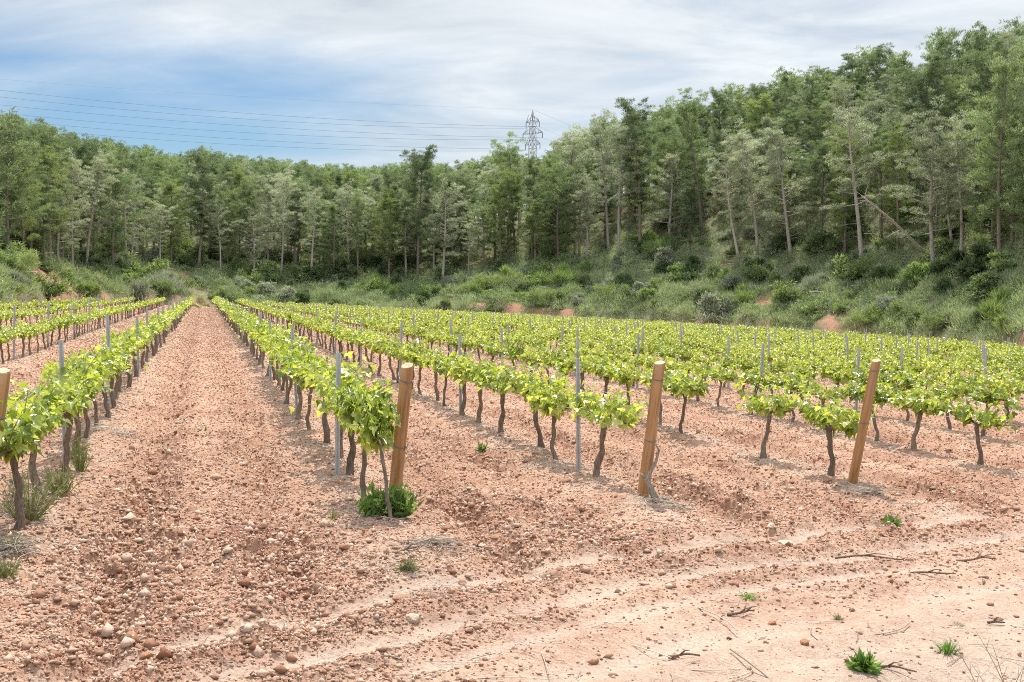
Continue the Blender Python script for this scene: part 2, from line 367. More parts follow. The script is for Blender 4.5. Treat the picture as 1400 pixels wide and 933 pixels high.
# ------------------------------------------------------------------ ground, track, hillside: one sheet, three names
CUTS = [(*ground_at(bx, by), r) for bx, by, r in ((60, 374, 3.4), (92, 369, 2.8), (75, 384, 2.6), (60, 392, 2.0),  (30, 411, 1.2), (110, 413, 1.4), (150, 412, 1.3), (200, 411, 1.6), (1055, 410, 1.4), (1040, 417, 1.0), (1135, 441, 1.7), (1290, 456, .9), (268, 403, 2.2), (232, 374, 2.2),
    (622, 411, .8), (655, 416, 1.0), (705, 421, 1.0), (740, 424, .8), (775, 428, 1.0), (880, 436, .9), (960, 440, .8))]
def cuts(x, y):
    """1 where the red earth of the bank lies bare"""
    r = np.zeros(np.shape(x))
    for gx, gy, s in CUTS: r = np.maximum(r, sst(1.25, .75, np.hypot(x - gx, y - gy) / s + .35 * vnoise(x / .9, y / .9, 72)))
    return r
def build_ground():
    r = [.35]
    while r[-1] < 3000:
        R = r[-1]
        k = 1.05 if R < 3 else 1.003 if R < 4.4 else 1.0013 if R < 15 else 1.0022 if R < 30 else 1.005 if R < 60 else 1.009 if R < 170 else 1.03 if R < 600 else 1.15
        r.append(R * k)
    r = np.array(r)
    th = np.concatenate([np.linspace(-PI, -.8, 60, endpoint=False), np.linspace(-.8, -.52, 60, endpoint=False),
                         np.linspace(-.52, .52, 1120, endpoint=False), np.linspace(.52, .8, 60, endpoint=False), np.linspace(.8, PI, 60)])
    Rg, Tg = np.meshgrid(r, th, indexing='ij')
    X = Rg * np.sin(Tg); Y = Rg * np.cos(Tg)
    h, pale, litter, till = detail(X, Y)
    Z = zbase(X, Y) + h
    e, px = edge_e(X, Y); w = track_w(X, Y)
    n1 = fbm(X / 7., Y / 7., 3, 71)
    bare = np.exp(-((e - .7) / .8) ** 2) * sst(-.05, .35, n1) * np.interp(px, [0, 300, 340, 560, 620, 1400], [1, .8, .3, .4, 1, 1])
    bare = np.maximum(bare, cuts(X, Y) * sst(-.7, -.1, n1))
    nr, nt = Rg.shape
    idx = np.arange(nr * nt).reshape(nr, nt)
    Q = np.stack([idx[:-1, :-1], idx[1:, :-1], idx[1:, 1:], idx[:-1, 1:]], -1).reshape(-1, 4)[:, ::-1]
    V = np.stack([X, Y, Z], -1).reshape(-1, 3)
    e = e.ravel(); w = w.ravel()
    fe = e[Q].mean(1); fw = w[Q].mean(1); fy = V[Q][:, :, 1].mean(1)
    hill = fe > .25; trk = (~hill) & (fw > .0) & (np.hypot(V[Q][:, :, 0].mean(1), fy) < 24)
    for name, sel, mat, kind in (('field_ground', ~hill & ~trk, M_SOIL, 's'), ('dirt_track', trk, M_SOIL, 's'), ('hillside', hill, M_HILL, 's')):
        q = Q[sel]; u, inv = np.unique(q, return_inverse=True)
        g = Geo(); g.add(V[u], None, inv.reshape(-1, 4)); me = g.mesh(name, mat, True)
        for an, arr in (('pale', pale), ('litter', litter), ('till', till), ('bare', bare)):
            at = me.attributes.new(an, 'FLOAT', 'POINT'); at.data.foreach_set('value', arr.ravel()[u].astype(np.float32))
        o = link(name, me); tag(o, {'field_ground': 'ploughed red brown earth between the vine rows', 'dirt_track': 'pale dusty track across the bottom right corner', 'hillside': 'steep scrubby hillside under the pines'}[name], None, None, 'structure')
build_ground()

# ------------------------------------------------------------------ clods, litter and stones
OCT_V = np.array([(1, 0, 0), (-1, 0, 0), (0, 1, 0), (0, -1, 0), (0, 0, 1), (0, 0, -1.)]); OCT_F = np.array([(0, 2, 4), (2, 1, 4), (1, 3, 4), (3, 0, 4), (2, 0, 5), (1, 2, 5), (3, 1, 5), (0, 3, 5)])
def clods(n):
    th = rng.uniform(-.50, .50, n); D = np.exp(rng.uniform(math.log(4.4), math.log(132), n))
    x = D * np.sin(th); y = D * np.cos(th)
    h, pale, lit, till = detail(x, y); w = track_w(x, y)
    keep = rng.random(n) < np.clip(.10 + till * 1.1 - .55 * pale, .05, 1) * np.where(w > 1.0, .45, 1)
    x, y, D, till, h = x[keep], y[keep], D[keep], till[keep], h[keep]
    n = len(x)
    s = np.exp(rng.normal(math.log(.0068), .5, n)) * (.8 + .5 * till)
    s = s * np.where(rng.random(n) < .025, 2.1, 1.0)
    s = np.clip(np.maximum(s, .0006 * D), 0, .045)
    z = zbase(x, y) + h
    sc = s[:, None] * rng.uniform(.65, 1.25, (n, 3)); sc[:, 2] *= .75
    V = OCT_V[None] * rng.uniform(.6, 1.35, (n, 6))[..., None] * sc[:, None] + rng.normal(0, .16, (n, 6, 3)) * sc[:, None]
    a = rng.uniform(0, 2 * PI, n); c, si = np.cos(a)[:, None], np.sin(a)[:, None]
    V = np.stack([V[..., 0] * c - V[..., 1] * si, V[..., 0] * si + V[..., 1] * c, V[..., 2]], -1)
    V += np.stack([x, y, z + s * .25], -1)[:, None]
    g = Geo(); g.add(V.reshape(-1, 3), (OCT_F[None] + np.arange(n)[:, None, None] * 6).reshape(-1, 3))
    tag(link('soil_clods', g.mesh('soil_clods', M_CLOD)), 'crumbly clods and gravel strewn over the ploughed earth', 'clods', None, 'stuff')
clods(860000)
def sticks(g, x, y, z, L, r, ang, n=4):
    k = len(x); s = np.linspace(-.5, .5, n)
    bend = rng.normal(0, .18, k); lift = rng.uniform(0, .10, k)
    lx = s[None] * L[:, None]; ly = (s[None] ** 2 - .1) * (bend * L)[:, None] * 2
    P = np.stack([x[:, None] + lx * np.cos(ang)[:, None] - ly * np.sin(ang)[:, None],
                  y[:, None] + lx * np.sin(ang)[:, None] + ly * np.cos(ang)[:, None], z[:, None] + .008 + (s[None] + .5) * (lift * L)[:, None]], -1)
    off = np.array([(0, 0, 1.), (-.87, -.5, 0), (.87, .5, 0)])
    o = np.stack([-np.sin(ang) * .9, np.cos(ang) * .9, np.zeros(k)], -1)
    ring = np.stack([P + np.array([0, 0, 1.]) * r[:, None, None], P - o[:, None] * r[:, None, None], P + o[:, None] * r[:, None, None]], 2)
    V = ring.reshape(k, -1, 3)
    Q = []
    for i in range(n - 1):
        for j in range(3): Q.append((i * 3 + j, i * 3 + (j + 1) % 3, i * 3 + 3 + (j + 1) % 3, i * 3 + 3 + j))
    Q = np.array(Q)
    g.add(V.reshape(-1, 3), None, (Q[None] + np.arange(k)[:, None, None] * (3 * n)).reshape(-1, 4))
def litter():
    g = Geo(); n = 26000
    th = rng.uniform(-.48, .48, n); D = np.exp(rng.uniform(math.log(4.5), math.log(40), n)); x = D * np.sin(th); y = D * np.cos(th)
    lat, al = lat_al(x, y); rd = np.abs(row_dist(lat)); w = track_w(x, y)
    p = np.where(w < -.3, .06 + .94 * np.exp(-(rd / .27) ** 2) * sst(-.3, .4, fbm(x / .6, y / .6, 2, 77)), .05)
    k = rng.random(n) < p * .8
    x, y, D = x[k], y[k], D[k]; n = len(x)
    L = np.clip(np.exp(rng.normal(math.log(.11), .6, n)), .03, .5)
    sticks(g, x, y, gz(x, y), L, np.maximum(.0016 + .009 * L * rng.random(n), .00022 * D), rng.uniform(0, 2 * PI, n))
    tag(link('dry_prunings', g.mesh('dry_prunings', M_STRAW)), 'grey dry straw and vine prunings littering the row lines', 'prunings', None, 'stuff')
litter()

M_ST = {'pale': mat_stone('pale_stone', (.40, .29, .205), (.57, .45, .345)), 'orange': mat_stone('orange_stone', (.30, .14, .075), (.46, .25, .14)), 'brown': mat_stone('brown_stone', (.24, .115, .07), (.44, .25, .165))}
def stone_mesh(seed, mat):
    import bmesh
    bm = bmesh.new(); bmesh.ops.create_icosphere(bm, subdivisions=3, radius=1)
    r = np.random.default_rng(seed); s = r.uniform(.7, 1.2, 3); s[2] *= .62
    planes = [(np.array(v) / np.linalg.norm(v), r.uniform(.62, .92)) for v in r.normal(size=(7, 3))]
    for v in bm.verts:
        p = np.array(v.co)
        for nrm, d in planes:
            q = p @ nrm
            if q > d: p = p - nrm * (q - d) * .9
        p = p * (1 + .04 * r.normal())
        v.co = Vector(p * s)
    me = bpy.data.meshes.new('stone'); bm.to_mesh(me); bm.free(); me.materials.append(M_ST[mat])
    return me
STONES = [ # px, py, width px, tone, label
 (202, 900, 22, 'orange', 'flat reddish tan stone at the bottom left of the field'), (565, 855, 24, 'pale', 'large pale cream stone on the track edge left of centre'),
 (632, 803, 17, 'orange', 'orange stone below the post with weeds at its foot'), (656, 776, 15, 'orange', 'orange stone right of a dark prunings heap'),
 (679, 734, 15, 'orange', 'lone orange stone in the clods right of the weedy post'), (547, 826, 20, 'brown', 'upright brown stone above the pale cream stone'),
 (250, 859, 20, 'brown', 'dark brown clod like stone in the alley foreground'), (312, 772, 17, 'pale', 'pale tan stone touching a small bent twig in the alley'),
 (174, 711, 17, 'pale', 'pale stone beside the dark furrow of the left row'), (145, 826, 13, 'pale', 'small pale stone low in the alley near the left edge'),
 (69, 860, 15, 'pale', 'cream stone near the bottom left corner'), (377, 901, 17, 'brown', 'brown stone on the lowest tyre track left of centre'),
 (205, 864, 16, 'brown', 'brown stone above the flat reddish tan stone'), (517, 740, 22, 'brown', 'big dark clod below the weeds at the post foot'),
 (470, 762, 18, 'brown', 'dark reddish clod stone left below the weedy post'), (342, 760, 14, 'pale', 'flat pale stone in the middle of the alley'),
 (706, 795, 15, 'orange', 'bright orange stone on the track edge below the second post'), (1054, 722, 16, 'pale', 'pale stone below the slim leaning post'),
 (1075, 746, 22, 'pale', 'wide pale stone above the track below the slim post'), (918, 811, 14, 'orange', 'brick red stone on the smooth tyre track'),
 (1056, 852, 15, 'orange', 'brick red stone on the pale track below the green tuft'), (1099, 888, 17, 'orange', 'brick red stone with a twig beside it on the pale track'),
 (1354, 835, 10, 'brown', 'small brown stone beside the dry stalks at the right'), (1042, 878, 13, 'pale', 'flat cream stone on the pale track'),
 (810, 757, 14, 'pale', 'pale stone between the first tyre tracks below the dead vine stem'), (1334, 701, 16, 'brown', 'brown stone in rough clods at the right edge'),
 (773, 665, 17, 'brown', 'round brown clod stone beside the nearest vine of the second row'), (1075, 690, 12, 'pale', 'small pale stone left of the slim leaning post base')]
for i, (px, py, wp, tone, lab) in enumerate(STONES):
    x, y = ground_at(px, py); s = wp / 1600 * y / 2 * .85
    o = link('stone', stone_mesh(100 + i, tone), None, (x, y, gz1(x, y) + s * .22), (rng.uniform(-.2, .2), rng.uniform(-.2, .2), rng.uniform(0, 6.3)), (s * 1.1,) * 3)
    tag(o, lab, 'stone', 'stones lying on the bare earth')
TWIGS = [(392, 766, 75, 3, 'long thin dark twig lying across the alley'), (296, 780, 46, 25, 'short bent twig resting by a pale stone in the alley'), (655, 750, 50, -35, 'thin diagonal twig right of the prunings heap'),
 (1195, 772, 105, -8, 'longest dark stick lying on the track below the slim post'), (1276, 795, 62, -5, 'straight dark stick at the right end of the track'), (1015, 845, 48, 30, 'forked dry branch on the track below the green tuft'),
 (1335, 774, 62, 15, 'grey branching twig near the right edge of the track'), (935, 905, 46, 10, 'dark stick with crumbs at the bottom of the track'), (1222, 926, 60, -20, 'dark twig beside the broad leaved tuft at the bottom'),
 (1362, 857, 24, 0, 'stubby stick beside the dry stalks at the right'), (560, 770, 60, 60, 'curled grey twig below the weedy post'), (80, 690, 50, 70, 'grey twig under the left row'), (855, 742, 60, -30, 'thin twig lying below the dead vine stem')]
for i, (px, py, L, ang, lab) in enumerate(TWIGS):
    x, y = ground_at(px, py); s = L / 1600 * y; g = Geo(); r = np.random.default_rng(300 + i)
    t = np.linspace(-.5, .5, 9); P = np.stack([t * s, .06 * s * np.sin(t * 7 + i), .012 + .02 * s * np.cos(t * 5)], -1)
    tube(g, P, np.linspace(.0085, .004, 9), 6, 0, True, i, .12)
    for k in range(3 if 'fork' in lab or 'branch' in lab else 1):
        b = P[3 + k]; d = np.array([.25 * s, (.16 if k % 2 else -.16) * s, .03]); tube(g, [b, b + d * .5 + [0, 0, .01], b + d], [.006, .004, .002], 5)
    tag(link('twig', g.mesh('twig', M_TWIG, True), None, (x, y, gz1(x, y) + .004), (0, 0, math.radians(ang)), None), lab, 'twig', 'fallen twigs on the bare earth')

# ------------------------------------------------------------------ vines
LO = []
for k in range(15):
    a = math.radians(-150 + 300 * k / 14)
    rad = .55 + .5 * abs(math.cos(a * 2.1)) ** 1.3 if abs(a) < 2 else .6
    rad *= (1.05 if abs(a) < .4 else 1) * (1 + (.07 if k % 2 else -.07))
    LO.append((math.sin(a) * rad * .52, math.cos(a) * rad * .55 + .18))
LO = np.array(LO)
def leaves(g, P, N, T, S, r, simple=False, m=0):
    """leaf blades: base point, normal, tip direction, size"""
    n = len(P); N = N / np.linalg.norm(N, axis=1)[:, None]
    T = T - N * (T * N).sum(1)[:, None]; T /= np.linalg.norm(T, axis=1)[:, None] + 1e-9
    B = np.cross(N, T)
    out = np.array([(0, -.28), (.5, .0), (.36, .42), (0, .62), (-.36, .42), (-.5, .0)]) if simple else LO
    k = len(out); fold = r.uniform(.05, .5, n); droop = r.uniform(.0, .55, n); wav = r.uniform(0, 6, n)
    ox = out[:, 0][None]; oy = out[:, 1][None]
    oz = fold[:, None] * np.abs(ox) - droop[:, None] * np.maximum(oy, 0) ** 2 + .05 * np.sin(wav[:, None] + np.arange(k)[None] * 2.1)
    V = P[:, None] + S[:, None, None] * (ox[..., None] * B[:, None] + oy[..., None] * T[:, None] + oz[..., None] * N[:, None])
    V = np.concatenate([V, P[:, None]], 1)
    F = np.array([(i, (i + 1) % k, k) for i in range(k if simple else k - 1)])
    g.add(V.reshape(-1, 3), (F[None] + np.arange(n)[:, None, None] * (k + 1)).reshape(-1, 3), None, m)
H_C = .60     # height of the cordon
def vine_parts(seed, nshoot=17, per=14, simple=False, lmul=1.0, trunks=11, oneside=False):
    r = np.random.default_rng(seed)
    tr, co, fo = Geo(), Geo(), Geo()
    k = trunks
    t = np.linspace(0, 1, k)
    lean = r.normal(0, .045, 2); amp = r.uniform(.015, .045); ph = r.uniform(0, 6, 2)
    P = np.stack([lean[0] * (1 - t) + amp * np.sin(t * 5 + ph[0]) * (1 - t) + (0 if simple else .008) * np.sin(t * 17 + ph[1]), lean[1] * (1 - t) + amp * np.sin(t * 6 + ph[1]) * (1 - t), -.06 + t * (H_C + .04)], -1)
    R = (.020 + .018 * np.exp(-t * 7) + .009 * np.exp(-((1 - t) * 9))) * r.uniform(.95, 1.4)
    tube(tr, P, R, 5 if simple else 9, 0, True, seed, .0 if simple else .17)
    top = P[-1]
    arms = []
    for s in ((.35, 1) if oneside else (-1, 1)):
        L = r.uniform(.42, .56); q = np.linspace(0, 1, 6)
        Q = np.stack([top[0] + .03 * np.sin(q * 4 + s) * q, top[1] + s * L * q, top[2] - .05 + .07 * np.sqrt(q) + .015 * np.sin(q * 9 + seed)], -1)
        Q[0] = top - [0, 0, .04]
        ag = Geo(); tube(ag, Q, np.linspace(.021, .009, 6), 4 if simple else 7, 0, True, seed + 3, .0 if simple else .13)
        arms.append((ag, Q))
    PP, NN, TT, SS = [], [], [], []
    for i in range(nshoot):
        ag, Q = arms[i % 2]
        u = r.uniform(.02, 1.0); b = Q[0] + (Q[-1] - Q[0]) * u; b = np.array([np.interp(u, np.linspace(0, 1, 6), Q[:, c]) for c in range(3)])
        L = r.uniform(.25, .52); side = r.normal(0, .46); fwd = r.normal(0, .45)
        d = np.array([side, fwd, 1.0]); d /= np.linalg.norm(d)
        q = np.linspace(0, 1, 5)
        S = b + q[:, None] * d * L + (q ** 2)[:, None] * np.array([side * .12, fwd * .08, -.10])
        if not simple: tube(fo, S, np.linspace(.005, .002, 5), 4, 1, False)
        for j in range(per):
            qq = (j + .6) / per; p = np.array([np.interp(qq, q, S[:, c]) for c in range(3)])
            a = r.uniform(0, 2 * PI); o = np.array([math.cos(a), math.sin(a), r.uniform(-.45, .35)])
            p = p + o * r.uniform(.02, .11)
            PP.append(p); NN.append(np.array([o[0] * .55, o[1] * .55, 0]) + np.array([0, 0, .75]) + r.normal(0, .33, 3)); TT.append(o + np.array([0, 0, -.55]) + r.normal(0, .3, 3))
            SS.append(r.uniform(.068, .128) * (1.15 - .55 * qq) * lmul)
    leaves(fo, np.array(PP), np.array(NN), np.array(TT), np.array(SS), r, simple)
    return tr, arms, fo
NV = 9
VPROTO = []
for i in range(NV):
    tr, arms, fo = vine_parts(500 + i, 16 + i % 4, 13 + i % 2)
    VPROTO.append((tr.mesh('vine_trunk', M_VBARK, True), [a.mesh('cordon_arm', M_VBARK, True) for a, _ in arms], fo.mesh('vine_foliage', [M_LEAF, M_SHOOT])))
tr, arms, fo = vine_parts(561, 15, 13, oneside=True); V_END = (tr.mesh('vine_trunk', M_VBARK, True), [a.mesh('cordon_arm', M_VBARK, True) for a, _ in arms], fo.mesh('vine_foliage', [M_LEAF, M_SHOOT]))
VSCALE = {0: .93, 1: 1.08, 2: .98, 3: .93, -1: .84, -2: .84, -3: .84}
STARTD = {-3: 4, -2: 5, -1: 6, 0: 7.72, 1: 8.55, 2: 11.32, 3: 12.3}
for k in range(4, 24): STARTD[k] = 13.9 + (k - 4) * 1.25
POSTD = {0: 7.33, 1: 9.35, 2: 10.23, 3: 11.7}
vines = []
for row, lat in ROWLAT.items():
    al = (STARTD[row] - SA * lat) / CA
    j = 0
    while al < 150:
        jx = 0 if j < 2 and row in (1, 2, 3, 0) else rng.normal(0, .05)
        x, y = xy(lat + rng.normal(0, .035), al + jx)
        al += 1.15; j += 1
        ov = {(1, 1): (533, 729), (1, 2): (495, 700), (0, 1): (19, 738), (2, 1): (820, 664), (3, 1): (1129, 660)}.get((row, j))
        if ov: x, y = ground_at(*ov)
        if row == 1 and j == 2: al -= .15
        if edge_e(x, y)[0] > -2.2 or y < 2: continue
        if row == 3 and j == 3: continue
        if rng.random() < .035 and j > 6: continue
        z = gz1(x, y); px, _ = to_px(x, y, z + .5)
        if px < -220 or px > 1640: continue
        vines.append((y, row, x, y, z, px))
vines.sort()
def ordinal(n):
    ones = ['', 'first', 'second', 'third', 'fourth', 'fifth', 'sixth', 'seventh', 'eighth', 'ninth', 'tenth', 'eleventh', 'twelfth', 'thirteenth', 'fourteenth', 'fifteenth', 'sixteenth', 'seventeenth', 'eighteenth', 'nineteenth']
    tens = {2: ('twenty', 'twentieth'), 3: ('thirty', 'thirtieth'), 4: ('forty', 'fortieth'), 5: ('fifty', 'fiftieth'), 6: ('sixty', 'sixtieth')}
    if n < 20: return ones[n]
    a, b = tens[n // 10]
    return b if n % 10 == 0 else a + '-' + ones[n % 10]
def rowname(k):
    if k == 0: return 'row just left of the alley'
    if k == 1: return 'row just right of the alley'
    if k > 1: return ordinal(k) + ' row right of the alley'
    return ordinal(1 - k) + ' row left of the alley'
SPECIAL = {(0, 1): 'stout vine with a dry weedy foot beside the wooden post at left', (1, 1): 'twisted vine beside the wooden post with green weeds at its foot',
           (1, 2): 'dark slanting vine next behind the weedy vine at the wooden post', (2, 1): 'fork trunked vine beside the first metal stake of the second row',
           (3, 1): 'dark trunked vine standing left of the slim leaning post'}
cnt = {}; far_v = []; nind = 0
for (_, row, x, y, z, px) in vines:
    if -25 < px < 1425 and nind < 296:
        nind += 1; cnt[row] = cnt.get(row, 0) + 1
        lab = SPECIAL.get((row, cnt[row]), f'leafy grapevine, {ordinal(cnt[row])} from the front of the {rowname(row)}')
        s = VSCALE.get(row, .90) * rng.uniform(.93, 1.07); v = VPROTO[rng.integers(NV)]
        o = empty('grapevine', (x, y, z), (rng.normal(0, .03), rng.normal(0, .03), A + (PI if rng.random() < .5 else 0) + rng.normal(0, .06)), (s * rng.uniform(.95, 1.1), s * 1.03, s))
        if (row, cnt[row]) == (1, 1): v = V_END; o.rotation_euler = (-.36, -.07, A); o.scale = (.62, .75, 1.1)
        if (row, cnt[row]) == (1, 2): v = V_END; o.rotation_euler = (-.06, .03, A); o.scale = (.9, 1.0, 1.1)
        tag(o, lab, 'grapevine', 'grapevines trained along the trellis rows')
        link('trunk', v[0], o); link('cordon_arm', v[1][0], o); link('cordon_arm', v[1][1], o); link('foliage', v[2], o)
    else: far_v.append((row, x, y, z))
LOWV = []
for i in range(6):
    tr, arms, fo = vine_parts(700 + i, 15, 8, True, 1.25, 4)
    g = Geo(); g.merge(tr); [g.merge(a) for a, _ in arms]
    for T in fo.t: pass
    fo.tm = [np.full(len(T), 1) for T in fo.t]
    g.merge(fo); LOWV.append(g)
g = Geo()
for (row, x, y, z) in far_v:
    s = VSCALE.get(row, .90) * rng.uniform(.9, 1.1); a = A + (PI if rng.random() < .5 else 0); c, si = math.cos(a), math.sin(a)
    g.merge(LOWV[rng.integers(6)], lambda V: np.stack([(V[:, 0] * c - V[:, 1] * si) * s + x, (V[:, 0] * si + V[:, 1] * c) * s + y, V[:, 2] * s + z], -1))
tag(link('distant_vines', g.mesh('distant_vines', [M_VBARK, M_LEAF])), 'mass of green vine rows filling the far half of the field', 'vines', None, 'stuff')

# ---- metal stakes
def stake_mesh():
    g = Geo(); w, d, t = .021, .016, .003
    prof = [(-w, d), (-w, -d), (-w * .4, -d), (-w * .3, -d * .4), (w * .3, -d * .4), (w * .4, -d), (w, -d), (w, d), (w - t, d), (w - t, -d + t), (w * .45 + t, -d + t), (w * .35, -d * .4 + t), (-w * .35, -d * .4 + t), (-w * .45 - t, -d + t), (-w + t, -d + t), (-w + t, d)]
    zs = [-.15, 1.0]; n = len(prof)
    V = [(p[0], p[1], zz) for zz in zs for p in prof]
    Q = [(i, (i + 1) % n, n + (i + 1) % n, n + i) for i in range(n)]
    g.add(V, None, Q); g.add(np.array(V)[n:], None, [(0, 1, 14, 15), (1, 2, 13, 14), (2, 3, 12, 13), (3, 4, 11, 12), (4, 5, 10, 11), (5, 6, 9, 10), (6, 7, 8, 9)])
    for k in range(9):
        zc = .30 + k * .075
        for sx in (-1, 1): bar(g, (sx * (w + .001), -.004, zc), (sx * (w + .006), -.004, zc + .012), .005)
    return g.mesh('metal_stake', M_STAKE)
SM = stake_mesh(); STAKED = {0: 10.5, 1: 11.15, 2: 11.75, 3: 20.5, 4: 19.3, 5: 21}
stakes = []; FIRST = {0: (90, 646), 1: (461, 661), 2: (791, 654)}
for row, lat in ROWLAT.items():
    al = ((STAKED.get(row, STARTD[row] + 2.4) - SA * lat) / CA)
    if row == -1: al += 1.0
    while al < 150:
        x, y = xy(lat + rng.normal(0, .03), al); al += 5.5 + rng.normal(0, .12)
        if row in FIRST: x, y = ground_at(*FIRST.pop(row))
        if edge_e(x, y)[0] > -1.5 or y < 3: continue
        z = gz1(x, y); px, _ = to_px(x, y, z + 1)
        if -15 < px < 1415: stakes.append((y, row, x, y, z))
stakes.sort(); cnt = {}
gs = Geo()
for i, (_, row, x, y, z) in enumerate(stakes):
    cnt[row] = cnt.get(row, 0) + 1
    hh = (1.12 if cnt[row] == 1 and row in (0, 1, 2) else rng.uniform(1.08, 1.22))
    if i < 285:
        o = link('metal_stake', SM, None, (x, y, z), (rng.normal(0, .02), rng.normal(0, .02) + (.05 if row == 1 and cnt[row] == 1 else 0), A + rng.normal(0, .2)), (1, 1, hh))
        tag(o, f'metal stake, {ordinal(cnt[row])} from the front of the {rowname(row)}', 'metal stake', 'metal stakes along the vine rows')

# ---- wooden end posts
def wood_post(base, top, r0, seed, label, ties):
    base = np.array(base); top = np.array(top); d = top - base; L = np.linalg.norm(d)
    o = empty('wooden_post', tuple(base)); tag(o, label, 'wooden post', 'wooden end posts of the vine rows')
    o.rotation_mode = 'QUATERNION'; o.rotation_quaternion = Vector(d / L).to_track_quat('Z', 'Y')
    r = np.random.default_rng(seed); n = 28; g = Geo()
    zs = np.concatenate([[-.25], np.linspace(0, L - .012, 14), [L]])
    rad = np.interp(zs, [0, L], [r0, r0 * .93]); rad[-1] -= .005
    th = np.arange(n) * 2 * PI / n
    lob = 1 + .018 * np.sin(th * 2 + seed) + .012 * np.sin(th * 3 + 2 * seed)
    R = rad[:, None] * lob[None] * (1 + .008 * r.normal(size=(len(zs), n)))
    cr = int(n * .72)  # the drying split down the camera side
    for _ in range(7):
        a0 = r.integers(1, 8); R[a0:a0 + r.integers(4, 9), r.integers(n)] *= r.uniform(.80, .9)
    R[3:, cr] *= .86
    V = np.stack([R * np.cos(th), R * np.sin(th), np.broadcast_to(zs[:, None], R.shape) + np.where(np.arange(len(zs))[:, None] == len(zs) - 1, .012 * np.cos(th)[None], 0)], -1).reshape(-1, 3)
    k = len(zs)
    Q = [(i * n + j, i * n + (j + 1) % n, (i + 1) * n + (j + 1) % n, (i + 1) * n + j) for i in range(k - 1) for j in range(n)]
    g.add(V, None, Q)
    me = g.mesh('post_shaft', M_WOOD, True); link('shaft', me, o)
    g2 = Geo(); c = V[-n:]; g2.add(np.vstack([c * [1, 1, 1] + [0, 0, .001], [[0, 0, L + .002]]]), [(j, (j + 1) % n, n) for j in range(n)])
    link('top_face', g2.mesh('post_top', M_ENDG), o)
    for zt in ties:
        g3 = Geo(); q = np.linspace(0, 2 * PI, 25); rr = np.interp(zt, [0, L], [r0, r0 * .93]) * 1.035
        for dz in (0, .006):
            tube(g3, np.stack([rr * np.cos(q), rr * np.sin(q), zt + dz + .008 * np.sin(q + seed)], -1), .0022, 5)
        tube(g3, [(rr * .7, -rr * .75, zt), (rr * .9, -rr * .95, zt + .012), (rr * .8, -rr * 1.1, zt - .02)], .0022, 5)
        link('wire_tie', g3.mesh('wire_tie', M_TIE, True), o)
    return o
def post_from_px(pb, pt, r0, seed, label, dback=0.0, ties=(.55, .95), fwd=0.0):
    bx, by = pb if not isinstance(pb[0], str) else pb[1]
    d = ray(bx, by); D = dback; x, y = d[0] * D / d[1], D
    z = gz1(x, y) - .01
    yt = y - fwd; ztop = z_for_py(x, yt, pt[1])
    xt = (pt[0] - 700) / 1600 * (yt * math.cos(PITCH) - (ztop - EYE) * math.sin(PITCH))
    L = math.dist((x, y, z), (xt, yt, ztop))
    return wood_post((x, y, z), (xt, yt, ztop), r0, seed, label, [L * t for t in ties])
post_from_px((-26, 750), (2, 507), .058, 3, 'weathered wooden post cut off by the left edge of the photo', 7.33, (.72, .25))
post_from_px((538, 703), (557, 500), .052, 5, 'cracked wooden post with bright green weeds at its foot', 9.2, (.45, .90), .38)
post_from_px((879, 691), (902, 496), .054, 7, 'wooden post with a bare dead vine stem against its base', 10.23, (.43, .88), .12)
post_from_px((1165, 671), (1198, 493), .047, 9, 'slim wooden post leaning furthest to the right', 11.7, (.5, .92), .25)
# dead vine stem at the second post
def dead_stem():
    D = 10.05
    pts = [(905, 698), (897, 684), (889, 668), (883, 655), (890, 645), (897, 632), (901, 616), (895, 606)]
    P = []
    for i, (px, py) in enumerate(pts):
        d = ray(px, py); t = D / d[1]; P.append((d[0] * t, D - .02 * math.sin(i), EYE + d[2] * t))
    g = Geo(); P = np.array(P); P[0, 2] = gz1(P[0, 0], P[0, 1]) - .05
    tube(g, P, [.034, .030, .027, .024, .018, .014, .010, .006], 9, 0, True, 4, .14)
    tube(g, [P[3], P[3] + [-.03, -.01, .03], P[3] + [-.05, -.01, .05]], [.014, .012, .009], 7)
    tube(g, [P[0] + [.0, 0, .1], P[0] + [.05, -.03, .09], P[0] + [.11, -.02, .04]], [.016, .012, .006], 7)
    tag(link('dead_vine_stem', g.mesh('dead_vine_stem', M_VDEAD, True)), 'bare grey dead vine stem bent against the second wooden post', 'vine stem')
dead_stem()

# ---- trellis wires
for row in range(-2, 8):
    lat = ROWLAT[row]
    a0 = ((POSTD.get(row, STARTD[row] - .6) - SA * lat) / CA); 
    for hi, nm in ((.62, 'lower'), (.92, 'upper')):
        if hi > .7 and row not in (0, 1, 2, 3): continue
        al = np.arange(a0, min(a0 + 62, 90), 1.4); x, y = xy(lat, al)
        z = zbase(x, y) + .03 + hi * VSCALE.get(row, .9) + .008 * np.sin(al * 2.3)
        g = Geo(); tube(g, np.stack([x, y, z], -1), .0022, 4)
        tag(link('trellis_wire', g.mesh('trellis_wire', M_WIRE, True)), f'{nm} steel trellis wire of the {rowname(row)}', 'wire', 'trellis wires strung along the rows')

